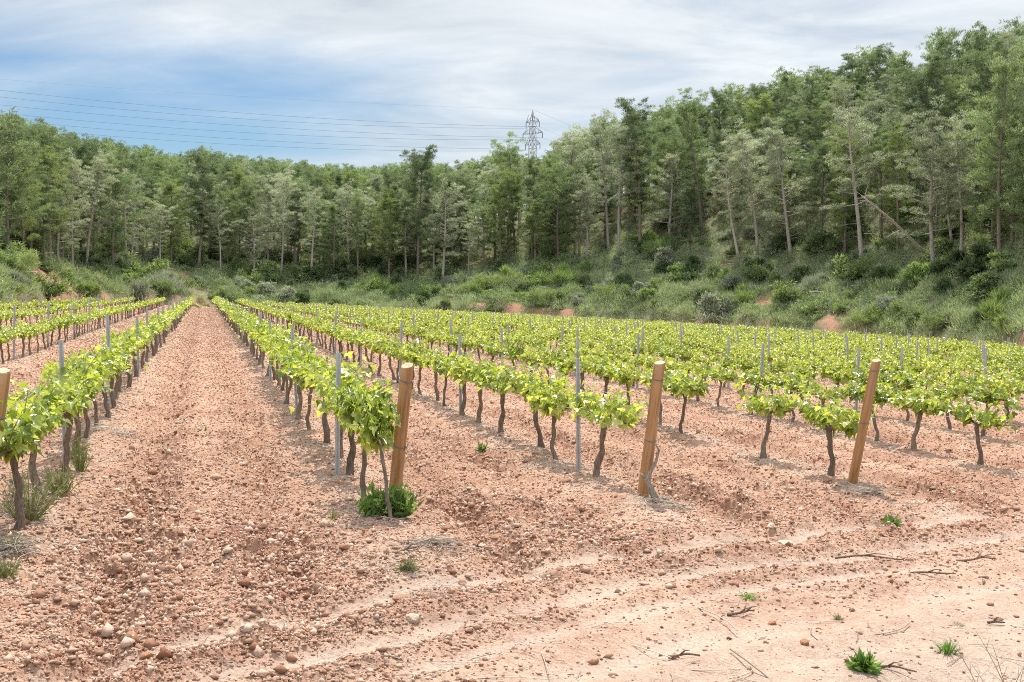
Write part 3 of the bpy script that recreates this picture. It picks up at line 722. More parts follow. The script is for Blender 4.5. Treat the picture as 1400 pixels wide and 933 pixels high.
# ------------------------------------------------------------------ pines
def blades(g, C, Rc, n, L, W, r, up=.45, flat=.6, m=0, aim=None):
    """needle sprays: thin pointed blades round the clump centres C"""
    k = len(C); tot = k * n
    u = r.normal(size=(tot, 3)); u /= np.linalg.norm(u, axis=1)[:, None]
    rad = np.repeat(Rc, n)[:, None] * r.random((tot, 1)) ** .45
    P = np.repeat(C, n, 0) + u * rad * [1, 1, flat]
    d = u * [1, 1, .8] + [0, 0, up] + r.normal(0, .45, (tot, 3))
    if aim is not None: d = d + np.repeat(aim, n, 0)
    d /= np.linalg.norm(d, axis=1)[:, None]
    s = np.cross(d, r.normal(size=(tot, 3))); s /= np.linalg.norm(s, axis=1)[:, None] + 1e-9
    l = L * r.uniform(.6, 1.3, (tot, 1)); w = W * r.uniform(.6, 1.3, (tot, 1))
    V = np.stack([P - s * w * .5, P + s * w * .5, P + d * l], 1)
    g.add(V.reshape(-1, 3), np.arange(tot * 3).reshape(-1, 3), None, m)
def pine_mesh(seed, H=13.0, cb=.42, W=2.6, nb=30, form='round', leaf=0, bark=M_PBARK, dens=1.0, lean=(0, 0), low=False):
    r = np.random.default_rng(seed); tr, cr = Geo(), Geo()
    t = np.linspace(0, 1, 11); ph = r.uniform(0, 6, 2)
    bend = np.stack([lean[0] * H * t ** 1.3 + .018 * H * np.sin(t * 4 + ph[0]) * t, lean[1] * H * t ** 1.3 + .018 * H * np.sin(t * 4.6 + ph[1]) * t, t * H * .97 - .3 * (1 - t)], -1)
    bend[0, :2] = 0
    tube(tr, bend, np.interp(t, [0, .05, .5, 1], [.21, .165, .115, .025]) * (H / 13), 5 if low else 8, 0, True, seed, .0 if low else .05)
    at = lambda q: np.array([np.interp(q, t, bend[:, c]) for c in range(3)])
    C, Rr, aims = [], [], []
    for i in range(nb):
        q = cb + (1 - cb) * ((i + r.uniform(0, 1)) / nb) ** .9 * .97
        f = (q - cb) / (1 - cb)
        if form == 'round': prof = .55 + .6 * math.sin(PI * min(1, f * .80 + .12)) - .35 * max(0, f - .75)
        elif form == 'cone': prof = 1.15 * (1 - f) ** .75 + .12
        else: prof = .35 + .9 * f - .7 * max(0, f - .7) * 2
        L = W * max(.2, prof) * r.uniform(.55, 1.15)
        az = i * 2.4 + r.normal(0, .5); el = math.radians(np.interp(f, [0, 1], [2, 55]) + r.normal(0, 10))
        b = at(q); d = np.array([math.cos(az) * math.cos(el), math.sin(az) * math.cos(el), math.sin(el)])
        s = np.linspace(0, 1, 5); B = b + s[:, None] * d * L + (s ** 2)[:, None] * np.array([0, 0, .16 * L]) + np.cumsum(r.normal(0, .03 * L, (5, 3)), 0) * s[:, None]
        if not low: tube(tr, B, np.linspace(.05, .012, 5) * (1.1 - .7 * f) * H / 13, 4, 0, False)
        nc = max(3, int((2.5 + L * 2.7) * dens))
        for _ in range(nc):
            u = r.uniform(.32, 1.02); p = b + (B[-1] - b) * u + np.array([0, 0, .16 * L * (u * u - u)])
            p = p + r.normal(0, .13 * L + .05, 3) * [1, 1, .5] * u + [0, 0, .1]
            C.append(p); Rr.append(r.uniform(.20, .46)); aims.append(d * .55)
    for _ in range(5): C.append(at(1) + r.normal(0, .28, 3) - [0, 0, .1]); Rr.append(r.uniform(.25, .4)); aims.append(np.array([0, 0, .4]))
    if not low:  # dead lower branches
        for i in range(7):
            q = r.uniform(cb * .5, cb); b = at(q); az = r.uniform(0, 6.3); L = r.uniform(.4, 1.5); d = np.array([math.cos(az), math.sin(az), r.uniform(-.25, .3)])
            tube(tr, [b, b + d * L * .5 + [0, 0, .05], b + d * L], [.025, .015, .006], 3, 0, False)
    C = np.array(C); Rr = np.array(Rr); aims = np.array(aims)
    if low: blades(cr, C, Rr, 24, .30, .085, r, aim=aims)
    else: blades(cr, C, Rr, 64, .20, .042, r, flat=.5, aim=aims)
    return tr, cr
PV = []   # variants
specs = [(.32, 2.7, 34, 'round', 0, M_PBARK, 1.3), (.26, 2.3, 36, 'cone', 0, M_PBARK, 1.25), (.36, 2.7, 30, 'vase', 0, M_PBARK, 1.35), (.28, 2.5, 34, 'round', 1, M_PBARK2, 1.15), (.38, 2.6, 26, 'vase', 1, M_PBARK2, 1.0),
         (.24, 2.4, 34, 'cone', 1, M_PBARK2, 1.15), (.28, 2.8, 38, 'round', 2, M_PBARK, 1.35), (.34, 2.6, 34, 'vase', 2, M_PBARK, 1.35), (.40, 2.2, 22, 'round', 1, M_PBARK2, .9), (.10, 2.9, 44, 'round', 0, M_PBARK, 1.25), (.10, 2.4, 42, 'cone', 2, M_PBARK, 1.25),
         (.26, 2.5, 34, 'round', 3, M_PBARK, 1.3), (.12, 2.6, 38, 'vase', 3, M_PBARK, 1.3), (.08, 2.6, 40, 'round', 2, M_PBARK, 1.3)]
for i, (cb, W, nb, form, lf, bk, dn) in enumerate(specs):
    tr, cr = pine_mesh(900 + i, 13, cb, W, nb, form, lf, bk, dn)
    PV.append((tr.mesh('pine_trunk', bk, True), cr.mesh('pine_crown', PINE[lf])))
SKX = [-60, 0, 50, 100, 150, 205, 240, 285, 310, 400, 500, 550, 572, 600, 620, 660, 690, 705, 750, 762, 800, 820, 868, 920, 950, 985, 1030, 1085, 1130, 1185, 1220, 1265, 1310, 1365, 1400, 1460]
SKY = [140, 150, 165, 180, 190, 200, 212, 200, 212, 218, 228, 222, 213, 224, 222, 215, 202, 213, 213, 192, 178, 163, 152, 136, 150, 112, 120, 88, 95, 60, 72, 38, 45, 25, 30, 20]
def plant_pine(x, y, H, v, label, wmul=1.0, lean=0.0, rot=None, group='pines on the wooded hillside'):
    z = float(zbase(x, y)); s = H / 13
    o = empty('pine_tree', (x, y, z - .05), (0, lean, 0), (s * wmul, s * wmul, s))
    o.rotation_mode = 'XYZ'
    k = rot if rot is not None else rng.uniform(0, 6.28)
    for nm, me in (('trunk', PV[v][0]), ('crown', PV[v][1])): link(nm, me, o, None, (0, 0, k))
    tag(o, label, 'pine tree', group); return o
HAND = [ # base px, base py, top px, top py, variant, width factor, label, short reference
 (23, 332, 30, 196, 9, 1.1, 'broad green pine at the far left edge of the wood', 'the pine at the left edge'),
 (98, 344, 110, 200, 0, 1., 'dark trunked pine leaning right on the left bank', 'the leaning left bank pine'),
 (118, 364, 136, 218, 3, 1.1, 'grey green pine with a pale trunk slanting right above the left bank', 'the slanting pale left pine'),
 (180, 364, 186, 240, 5, 1.1, 'grey green pine between the left bank and the alley end', 'the grey pine before the alley'),
 (214, 358, 228, 258, 3, 1.0, 'small light green pine left of the big pine at the alley end', 'the small light pine'),
 (271, 369, 283, 224, 7, 1.25, 'big wide crowned pine directly beyond the end of the bare alley', 'the big pine beyond the alley'),
 (384, 376, 393, 243, 4, 1.0, 'pine with a pale crooked bare trunk right of the alley end', 'the pale crooked trunk'),
 (407, 360, 412, 250, 0, 1.0, 'dark trunked pine behind the pale crooked trunk', 'the dark central left trunk'),
 (425, 385, 432, 262, 8, 1.0, 'slender pale pine standing forward at the field edge', 'the slender forward pine'),
 (509, 358, 514, 238, 5, 1.15, 'grey hazy pine left of the tall dark pine at centre', 'the grey hazy pine'),
 (571, 383, 575, 213, 6, 1.0, 'tall dark green pine with a straight trunk at centre', 'the tall dark centre pine'),
 (605, 383, 611, 253, 3, 1.15, 'pale grey green pine right of the tall dark centre pine', 'the pale pine right of centre'),
 (640, 378, 645, 300, 8, 1.0, 'thin young pine at the foot of the central bank', 'the thin young pine'),
 (705, 344, 693, 200, 2, 1.15, 'shaded pine whose top stands just left of the lattice pylon', 'the pine left of the pylon'),
 (725, 338, 752, 213, 0, 1.1, 'pine rising just right of the lattice pylon', 'the pine right of the pylon'),
 (787, 343, 782, 182, 4, 1.2, 'pine with a straight pale trunk right of the pylon', 'the straight pale trunk'),
 (832, 343, 820, 164, 4, 1.0, 'pale pine leaning slightly left with feathery crown', 'the pale left leaning pine'),
 (846, 349, 848, 180, 8, 1.0, 'thin pale trunked pine next to the left leaning pine', 'the thin pale trunk'),
 (875, 340, 868, 154, 7, 1.15, 'full dark green pine with a tall bare trunk right of the pylon', 'the full dark pine'),
 (960, 322, 940, 140, 2, 1.1, 'dark pine above the pale bushy gap on the slope', 'the bushy gap pine'),
 (1011, 358, 984, 205, 8, 1.0, 'thin pale pine leaning left on the right slope', 'the thin left leaning pine'),
 (1036, 341, 1016, 180, 3, 1.1, 'grey green pine with a slanting pale trunk on the right slope', 'the slanting pale right trunk'),
 (1082, 353, 1054, 172, 5, 1.15, 'grey pine with a pale trunk leaning left in mid slope', 'the grey leaning mid slope pine'),
 (1179, 371, 1158, 153, 8, 1.25, 'open crowned pale pine standing forward beside the fallen trunk', 'the open pale pine'),
 (1277, 378, 1266, 158, 3, 1.15, 'light green pine right of the fallen trunk', 'the fallen trunk pine'),
 (1302, 337, 1285, 190, 8, 1.0, 'thin bent pale pine among the right hand group', 'the thin bent right pine'),
 (1314, 356, 1310, 168, 4, 1.0, 'straight slender pine left of the tall right pine', 'the straight slender pine'),
 (1366, 376, 1366, 82, 0, .92, 'tallest straight pine near the right edge with a reddish trunk', 'the tallest right edge pine'),
 (1383, 342, 1392, 150, 9, 1.0, 'dark lower trunked pine against the right edge', 'the last right edge pine')]
lm = []
for (bx, by, tx, ty, v, wm, lab, ref) in HAND:
    x, y = ground_at(bx, by, 50); z = float(zbase(x, y)); H = z_for_py(x, y, ty) - z
    H = min(max(H, 5), 19); lean = math.atan2((tx - bx) / 1600 * y, H)
    plant_pine(x, y, H, v, lab, wm * (13 / H) ** .35, lean); lm.append((x, y, bx, ref, [0]))
pts = [(a, b) for a, b, *_ in lm]; cand = []
N_AUTO = 262; massed = []
tries = 0
P_ = np.array(pts)
while tries < 90000:
    tries += 1
    px = rng.uniform(-260, 1660); q = (px - 700) / 1600
    er = float(np.interp(px, RP, RE)); e0 = float(np.interp(px, [0, 300, 600, 700, 850, 1000, 1400], [13, 14, 15, 17, 20, 20, 18]))
    e = rng.uniform(e0, er + 40)
    D0 = float(np.interp(px, PXT, D0T)); R = D0 * math.sqrt(1 + q * q) + e; th = math.atan(q); x, y = R * math.sin(th), R * math.cos(th)
    sp = 2.5 + .02 * e
    if (np.hypot(P_[:, 0] - x, P_[:, 1] - y) < sp).any(): continue
    P_ = np.vstack([P_, [x, y]])
    inside = -5 < px < 1405 and e < er + 8
    cand.append((e, px, x, y, inside, er))
cand.sort()
ins = [c for c in cand if c[4]]
outs = [c for c in cand if not c[4]] + ins[N_AUTO:]
ins = ins[:N_AUTO]
for (e, px, x, y, _, er) in ins:
    k = int(np.argmin([abs(l[2] - px) * 1.0 + 40 * (l[1] > y + 2) for l in lm])); lm[k][4][0] += 1; n = lm[k][4][0]
    H = float(np.interp(e, [8, 25, 60], [9.5, 10, 9.5])) * rng.uniform(.72, 1.22)
    zt = z_for_py(x, y, float(np.interp(px, SKX, SKY)) + rng.uniform(0, 9)) - float(zbase(x, y)) - .7; H = max(5.5, min(H, zt))
    grey = np.interp(e, [10, 30, 60], [.5, .25, .1])
    v = int(rng.choice([3, 4, 5, 8])) if rng.random() < grey else int(rng.choice([0, 1, 2, 9, 9, 6, 7, 10, 11, 12, 12, 13] if e < 26 else [0, 1, 2, 9, 6, 7, 10, 13, 6, 7, 12]))  # far pines favour darker needles, their colour standing in for backlit shade
    word = {0: 'green', 1: 'pointed green', 2: 'spreading green', 9: 'bushy green', 3: 'grey green', 4: 'pale', 5: 'grey pointed', 8: 'thin pale', 6: 'dark', 7: 'dark spreading', 10: 'dark pointed', 11: 'fresh green', 12: 'fresh spreading', 13: 'low dark'}[v]
    plant_pine(x, y, H, v, f'{word} pine, {ordinal(n)} up the slope behind {ref}' if False else f'{word} pine, {ordinal(n)} up the slope behind {lm[k][3]}', rng.uniform(.85, 1.4))
LOWP = []
for i in range(6):
    tr, cr = pine_mesh(960 + i, 12, .12, 2.6, 36, ('round', 'vase')[i % 2], 0, M_PBARK, 1.1, low=True); cr.tm = [np.full(len(T), 1 + i % 3) for T in cr.t]
    g = Geo(); g.merge(tr); g.merge(cr); LOWP.append(g)
g = Geo()
for (e, px, x, y, _, er) in outs:
    z = float(zbase(x, y)); s = rng.uniform(.8, 1.1); s = float(np.clip((z_for_py(x, y, float(np.interp(px, SKX, SKY)) + 4) - z) / 12.9, .25, s)); a = rng.uniform(0, 6.3); c, si = math.cos(a), math.sin(a)
    g.merge(LOWP[rng.integers(6)], lambda V: np.stack([(V[:, 0] * c - V[:, 1] * si) * s + x, (V[:, 0] * si + V[:, 1] * c) * s + y, V[:, 2] * s + z], -1))
tag(link('pine_wood', g.mesh('pine_wood', [M_PBARK, PINE[0], PINE[2], PINE[2]])), 'dense pine wood continuing over the ridge behind the front trees', 'wood', None, 'stuff')

# the dead trunk fallen across the right slope
def fallen():
    x0, y0 = ground_at(1268, 352, 50); x1 = (1176 - 700) / 1600 * (y0 - 3); z0 = float(zbase(x0, y0)); z1 = z_for_py(x1, y0 - 3, 268)
    a, b = np.array([x0, y0, z0 + .1]), np.array([x1, y0 - 3, z1]); t = np.linspace(0, 1, 8)[:, None]; P = a + (b - a) * t + np.array([0, 0, .25]) * np.sin(t * PI)
    g = Geo(); tube(g, P, np.linspace(.17, .06, 8), 8, 0, True, 2, .05); r = np.random.default_rng(5)
    for i in range(16):
        k = r.uniform(.35, 1); p = a + (b - a) * k + [0, 0, .25 * math.sin(k * PI)]; d = (b - a) / np.linalg.norm(b - a) * .5 + r.normal(0, .5, 3) + [0, 0, -.2]
        tube(g, [p, p + d * .6, p + d * r.uniform(.9, 1.9) + [0, 0, -.1]], [.03, .02, .008], 4, 0, False)
    tag(link('fallen_trunk', g.mesh('fallen_trunk', M_DEADW, True)), 'bleached dead pine trunk fallen slantwise on the right slope', 'dead tree')
fallen()

# ------------------------------------------------------------------ shrubs and ground cover on the slope
def shrub_mesh(seed, kind):
    r = np.random.default_rng(seed); g = Geo()
    C, Rr = [], []
    for k in range(r.integers(4, 7)):        # several leaning lobes of unequal height make the outline
        ca, cq = r.uniform(0, 2 * PI), r.uniform(.1, .75); hh = r.uniform(.4, 1.05) * (1.1 - .4 * cq); ww = r.uniform(.32, .6); lx, ly = r.normal(0, .25, 2)
        for i in range(13):
            a = r.uniform(0, 2 * PI); q = r.random() ** .5; zz = r.random(); rad = (1 - zz ** 1.8) ** .5 * ww
            C.append(np.array([cq * math.cos(ca) + math.cos(a) * q * rad + lx * zz, cq * math.sin(ca) + math.sin(a) * q * rad + ly * zz, .05 + zz * hh])); Rr.append(r.uniform(.10, .26))
    C = np.array(C); Rr = np.array(Rr)
    L, W, n = {'leafy': (.14, .06, 46), 'fine': (.24, .026, 56), 'broom': (.46, .026, 44), 'big': (.18, .09, 34)}[kind]
    blades(g, C, Rr, n, L, W, r, up=1.6 if kind == 'broom' else .5, flat=.8)
    s = Geo()
    for i in range(11):
        a = r.uniform(0, 6.3); d = np.array([math.cos(a) * .5, math.sin(a) * .5, .75]); tube(s, [(0, 0, -.1), d * .5, d * r.uniform(.8, 1.1)], [.03, .018, .006], 4, 0, False)
    return g, s
SV = []
for i, (kind, mt, word) in enumerate([('leafy', 0, 'rounded green'), ('big', 0, 'broad leaved green'), ('fine', 1, 'grey green'), ('broom', 1, 'silvery upright'), ('leafy', 2, 'dark green'), ('big', 2, 'dark leathery'),
                                      ('broom', 3, 'yellow green broomy'), ('leafy', 3, 'bright yellow green'), ('fine', 0, 'feathery green'), ('leafy', 1, 'pale dusty')]):
    g, s = shrub_mesh(1200 + i, kind); SV.append((g.mesh('shrub_foliage', SHRUB[mt]), s.mesh('shrub_stems', M_PBARK), word))
S_ = np.zeros((0, 2)); scount = {}; sh = []
HSH = [(254, 419, 13, 8), (268, 420, 13, 7), (283, 419, 12, 8), (640, 404, 30, 0), (675, 407, 32, 7), (710, 411, 34, 8), (755, 413, 36, 1), (790, 418, 34, 9), (20, 400, 40, 8), (110, 400, 36, 7), (175, 395, 44, 0), (215, 398, 40, 8), (245, 392, 34, 0), (345, 392, 44, 0), (370, 402, 34, 7), (465, 398, 30, 5), (505, 400, 48, 7), (535, 402, 34, 6), (525, 380, 40, 4), (740, 392, 52, 7), (720, 405, 40, 4), (700, 385, 34, 6),
       (650, 400, 34, 6), (610, 402, 26, 0), (910, 365, 54, 9), (905, 310, 56, 2), (950, 300, 50, 9), (880, 400, 40, 9), (845, 405, 44, 8), (800, 392, 34, 4), (960, 420, 42, 4), (1010, 415, 46, 6), (1000, 395, 40, 2), (1115, 395, 40, 3), (1190, 440, 40, 6), (1250, 432, 36, 7), (1300, 445, 46, 8),
       (1350, 440, 46, 4), (1385, 450, 44, 6), (1320, 410, 36, 4), (1150, 425, 36, 0), (1230, 400, 36, 2), (1350, 395, 36, 3), (1085, 380, 30, 2), (430, 400, 30, 0), (400, 398, 30, 4), (300, 400, 24, 8), (140, 378, 30, 4)]
for (px, py, wp, v) in HSH:
    x, y = ground_at(px, py, 30)
    sh.append((y, x, y, wp / 1600 * y / 2, v)); S_ = np.vstack([S_, [x, y]])
tries = 0
while len(sh) < 285 and tries < 9000:
    tries += 1
    px = rng.uniform(-10, 1410); q = (px - 700) / 1600; e = rng.uniform(.8, 24) if rng.random() < .75 else rng.uniform(1, 40)
    D0 = float(np.interp(px, PXT, D0T)); R = D0 * math.sqrt(1 + q * q) + e; th = math.atan(q); x, y = R * math.sin(th), R * math.cos(th)
    if (np.hypot(S_[:, 0] - x, S_[:, 1] - y) < 1.25).any(): continue
    if float(cuts(x, y)) > .2: continue
    S_ = np.vstack([S_, [x, y]])
    if rng.random() < .2:      # dark thicket under the first pines
        e = rng.uniform(13, 26); R = D0 * math.sqrt(1 + q * q) + e; x, y = R * math.sin(th), R * math.cos(th); sh.append((y, x, y, rng.uniform(1.3, 2.6), int(rng.choice([4, 5, 5, 0])))); continue
    sh.append((y, x, y, float(np.clip(np.exp(rng.normal(.22, .42)), .6, 2.6)), int(rng.choice(10, p=[.15, .12, .12, .06, .12, .08, .09, .09, .09, .08]))))
sh.sort()
for (_, x, y, s, v) in sh:
    px = float(px_of(x, y)); k = int(np.argmin([abs(l[2] - px) for l in lm])); key = (k, v); scount[key] = scount.get(key, 0) + 1
    o = empty('shrub', (x, y, float(zbase(x, y)) - .08), (0, 0, rng.uniform(0, 6.3)), (s * rng.uniform(.9, 1.2), s * rng.uniform(.9, 1.2), s * rng.uniform(.75, 1.1)))
    tag(o, f'{SV[v][2]} shrub, {ordinal(scount[key])} of its kind below {lm[k][3]}', 'shrub', 'shrubs on the slope around the vineyard')
    link('foliage', SV[v][0], o); link('stems', SV[v][1], o)
def undergrowth():
    g = Geo(); n = 62000
    px = rng.uniform(-200, 1600, n); q = (px - 700) / 1600; e = np.abs(rng.normal(0, 17, n)) + .7
    R = np.interp(px, PXT, D0T) * np.sqrt(1 + q * q) + e; th = np.arctan(q); x, y = R * np.sin(th), R * np.cos(th)
    e2, _ = edge_e(x, y); n1 = fbm(x / 7., y / 7., 3, 71); n2 = fbm(x / 2.6, y / 2.6, 3, 91); n3 = fbm(x / 5., y / 5., 2, 95)
    k = (e2 > .25) & ((cuts(x, y) < .35) | (rng.random(n) < .04)) & (rng.random(n) < .3 + .7 * sst(-.4, .2, n2))
    x, y, n2, n3 = x[k], y[k], n2[k], n3[k]; z = zbase(x, y)
    tall = .25 + .85 * sst(-.1, .7, n2)          # thickets stand up, the rest is a low mat
    C = np.stack([x, y, z + tall * rng.uniform(0, 1.1, len(x))], -1)
    pick = n3 + rng.normal(0, .22, len(x))
    for m, lo, hi, L, W, up in ((0, -9, -.22, .42, .045, 1.3), (1, -.22, .0, .24, .05, .5), (2, .0, .2, .26, .06, .5), (3, .2, .42, .5, .04, 1.0), (4, .42, 9, .22, .06, .4)):
        sel = (pick >= lo) & (pick < hi)
        blades(g, C[sel], .26 + .3 * tall[sel], 15, L, W, rng, up=up, flat=.55, m=m)
    tag(link('hillside_undergrowth', g.mesh('hillside_undergrowth', [M_GRASS, SHRUB[1], SHRUB[0], M_GRASS, SHRUB[2]])), 'rough grass and tangled low scrub covering the slope between shrubs', 'undergrowth', None, 'stuff')
    g = Geo(); n = 500
    px = rng.uniform(0, 1400, n); q = (px - 700) / 1600; e = rng.uniform(4, 26, n); R = np.interp(px, PXT, D0T) * np.sqrt(1 + q * q) + e; th = np.arctan(q); x, y = R * np.sin(th), R * np.cos(th)
    k = fbm(x / 6., y / 6., 2, 99) > .12; x, y = x[k], y[k]; n = len(x)
    sticks(g, x, y, zbase(x, y) + rng.uniform(.1, .8, n), rng.uniform(.6, 2.6, n), rng.uniform(.012, .03, n), rng.uniform(0, 6.3, n), 5)
    tag(link('dead_branches', g.mesh('dead_branches', M_DEADW)), 'bleached dead branches lying in the scrub of the slope', 'branches', None, 'stuff')
undergrowth()

# ------------------------------------------------------------------ weeds and tufts near the camera
def tuft(px, py, wp, hp, kind, label, name, cat, n=60, mat=None, D=None, grp=None):
    x, y = ground_at(px, py, 2.5) if D is None else ((px - 700) / 1600 * D, D)
    w = wp / 1600 * y / 2; h = hp / 1600 * y; g = Geo(); r = np.random.default_rng(int(px * 7 + py))
    if kind == 'grass':
        for i in range(n):
            a = r.uniform(0, 6.3); q = r.random() ** .7; d = np.array([math.cos(a), math.sin(a), 0]); b = d * w * .45 * q; L = r.uniform(.5, 1)
            t = np.linspace(0, 1, 4)[:, None]; s = np.array([-d[1], d[0], 0]) * .0032 * (1.15 - t)
            P = b + d * w * .75 * q * t ** 1.5 + np.array([0, 0, 1]) * h * L * (t - .35 * q * t * t)
            V = np.concatenate([P - s, P + s]); g.add(V, None, [(j, j + 1, j + 5, j + 4) for j in range(3)])
    else:   # leafy stems
        st = Geo()
        for i in range(n):
            a = r.uniform(0, 6.3); q = r.random() ** .6; d = np.array([math.cos(a) * q * w, math.sin(a) * q * w, h * r.uniform(.45, 1) * (1.05 - .45 * q)])
            b = np.array([d[0] * .25, d[1] * .25, -.01]); t = np.linspace(0, 1, 5)[:, None]; P = b + (d - b) * t + np.array([d[0], d[1], 0]) * .25 * t * t
            tube(g, P, [.003, .003, .0025, .002, .0012], 4, 1, False)
            m = 9 if kind == 'leafy' else 7
            u = r.uniform(.15, 1.0, m); PP = np.stack([np.interp(u, t[:, 0], P[:, c]) for c in range(3)], -1)
            o = r.normal(size=(m, 3)) + [0, 0, .5]; dd = o / np.linalg.norm(o, axis=1)[:, None]
            L = (.075 if kind == 'leafy' else .05) * r.uniform(.6, 1.2, (m, 1)); s = np.cross(dd, r.normal(size=(m, 3))); s /= np.linalg.norm(s, axis=1)[:, None]
            s *= L * (.16 if kind == 'leafy' else .09)
            V = np.stack([PP, PP + dd * L * .5 + s, PP + dd * L, PP + dd * L * .5 - s], 1)
            g.add(V.reshape(-1, 3), None, np.arange(m * 4).reshape(-1, 4), 0)
    o = link(name, g.mesh(name, [mat or M_WEED, M_SHOOT]), None, (x, y, gz1(x, y) - .005)); tag(o, label, cat, grp); return o
GT = 'green tufts in the bare earth'
tuft(1295, 903, 46, 22, 'grass', 'bright green grass tuft at the bottom right of the track', 'grass_tuft', 'grass', 110, M_WEED, None, GT)
tuft(1180, 926, 24, 14, 'leafy', 'broad leaved green weed tuft at the bottom edge of the track', 'weed', 'weed', 26, M_WEED, None, GT)
tuft(1022, 826, 44, 12, 'grass', 'low grass tuft in the middle of the track', 'grass_tuft', 'grass', 70, M_WEED, None, GT)
tuft(1146, 848, 26, 12, 'grass', 'small dull grass tuft right of the low track tuft', 'grass_tuft', 'grass', 40, M_DRYWEED, None, GT)
tuft(1308, 858, 34, 8, 'grass', 'flat grey green sprig beside the dry stalks', 'weed', 'weed', 26, M_DRYWEED, None, GT)
tuft(1220, 731, 20, 14, 'leafy', 'tiny pale weed right below the slim leaning post', 'weed', 'weed', 9, M_WEED, None, GT)
tuft(1345, 799, 18, 9, 'grass', 'tiny grey sprig high on the track at right', 'weed', 'weed', 16, M_DRYWEED, None, GT)
tuft(660, 619, 12, 10, 'leafy', 'tiny green seedling in the second alley', 'weed', 'weed', 6, M_WEED, None, GT)
tuft(281, 592, 10, 12, 'grass', 'lone grass sprig in the middle of the bare alley', 'grass_tuft', 'grass', 14, M_WEED, None, GT)
tuft(543, 729, 50, 56, 'leafy', 'lush bright green weeds around the first wooden post foot', 'weed', 'weed', 60, M_WEED, 8.75, GT)
tuft(512, 727, 44, 46, 'leafy', 'bushy green weed left of the twisted vine trunk', 'weed', 'weed', 52, M_WEED, 8.65, GT)
tuft(84, 692, 46, 62, 'fine', 'pale spreading weed under the left vine row', 'weed', 'weed', 60, M_DRYWEED, None, GT)
tuft(110, 655, 34, 66, 'fine', 'tall grey green weed by the left metal stake', 'weed', 'weed', 46, M_DRYWEED, None, GT)
tuft(40, 726, 90, 90, 'fine', 'dry brown weed bush around the stout left vine', 'weed', 'weed', 90, M_STRAW, None, GT)
tuft(16, 768, 60, 26, 'grass', 'straggly grass at the foot of the stout left vine', 'grass_tuft', 'grass', 90, M_DRYWEED, None, GT)
tuft(10, 805, 46, 30, 'fine', 'low grey weed at the left edge', 'weed', 'weed', 30, M_DRYWEED, None, GT)
tuft(455, 718, 26, 26, 'grass', 'thin grass sprig left of the green weeds', 'grass_tuft', 'grass', 22, M_WEED, None, GT)
tuft(558, 803, 26, 16, 'fine', 'grey dry weed below the first wooden post', 'weed', 'weed', 26, M_DRYWEED, None, GT)
def heap(px, py, wp, label):
    x0, y0 = ground_at(px, py); s = wp / 1600 * y0 / 2; n = 46; g = Geo(); x = x0 + rng.normal(0, s * .5, n); y = y0 + rng.normal(0, s * .4, n)
    sticks(g, x, y, gz(x, y) + rng.uniform(0, .05, n), rng.uniform(.12, .4, n), rng.uniform(.002, .0045, n), rng.uniform(0, 6.3, n), 5)
    tag(link('prunings_heap', g.mesh('prunings_heap', M_STRAW)), label, 'prunings', 'small heaps of grey prunings', 'stuff')
heap(600, 760, 70, 'tangled heap of grey prunings below the weedy post'); heap(915, 705, 90, 'tangle of grey prunings at the foot of the second post'); heap(1190, 684, 70, 'prunings scattered at the slim leaning post base'); heap(15, 775, 60, 'grey prunings tangle at the left edge'); heap(150, 600, 60, 'grey straw tangle under the left row')
def dry_stalks():
    x, y = 2.13, 4.98; z = gz1(x, y); g = Geo(); r = np.random.default_rng(8)
    for i in range(9):
        d = np.array([r.uniform(-.22, .16), r.uniform(-.1, .1), r.uniform(.22, .46)]); t = np.linspace(0, 1, 6)[:, None]; b = np.array([r.normal(0, .03), r.normal(0, .03), -.02])
        P = b + d * t + np.array([d[0] * .3, 0, -.03]) * t * t; tube(g, P, np.linspace(.0028, .001, 6), 5)
        for k in range(3):
            p = P[2 + k]; e = np.array([r.normal(0, .05), r.normal(0, .03), .06]); tube(g, [p, p + e * .5, p + e], [.0014, .001, .0007], 4)
    tag(link('dry_stalks', g.mesh('dry_stalks', M_STRAW, True), None, (x, y, z)), 'thin dry weed stalks rising at the bottom right corner', 'weed')
dry_stalks()
tuft(55, 560, 12, 90, 'fine', 'tall thin dry stalk behind the left vine row', 'weed', 'weed', 3, M_STRAW, None, GT)

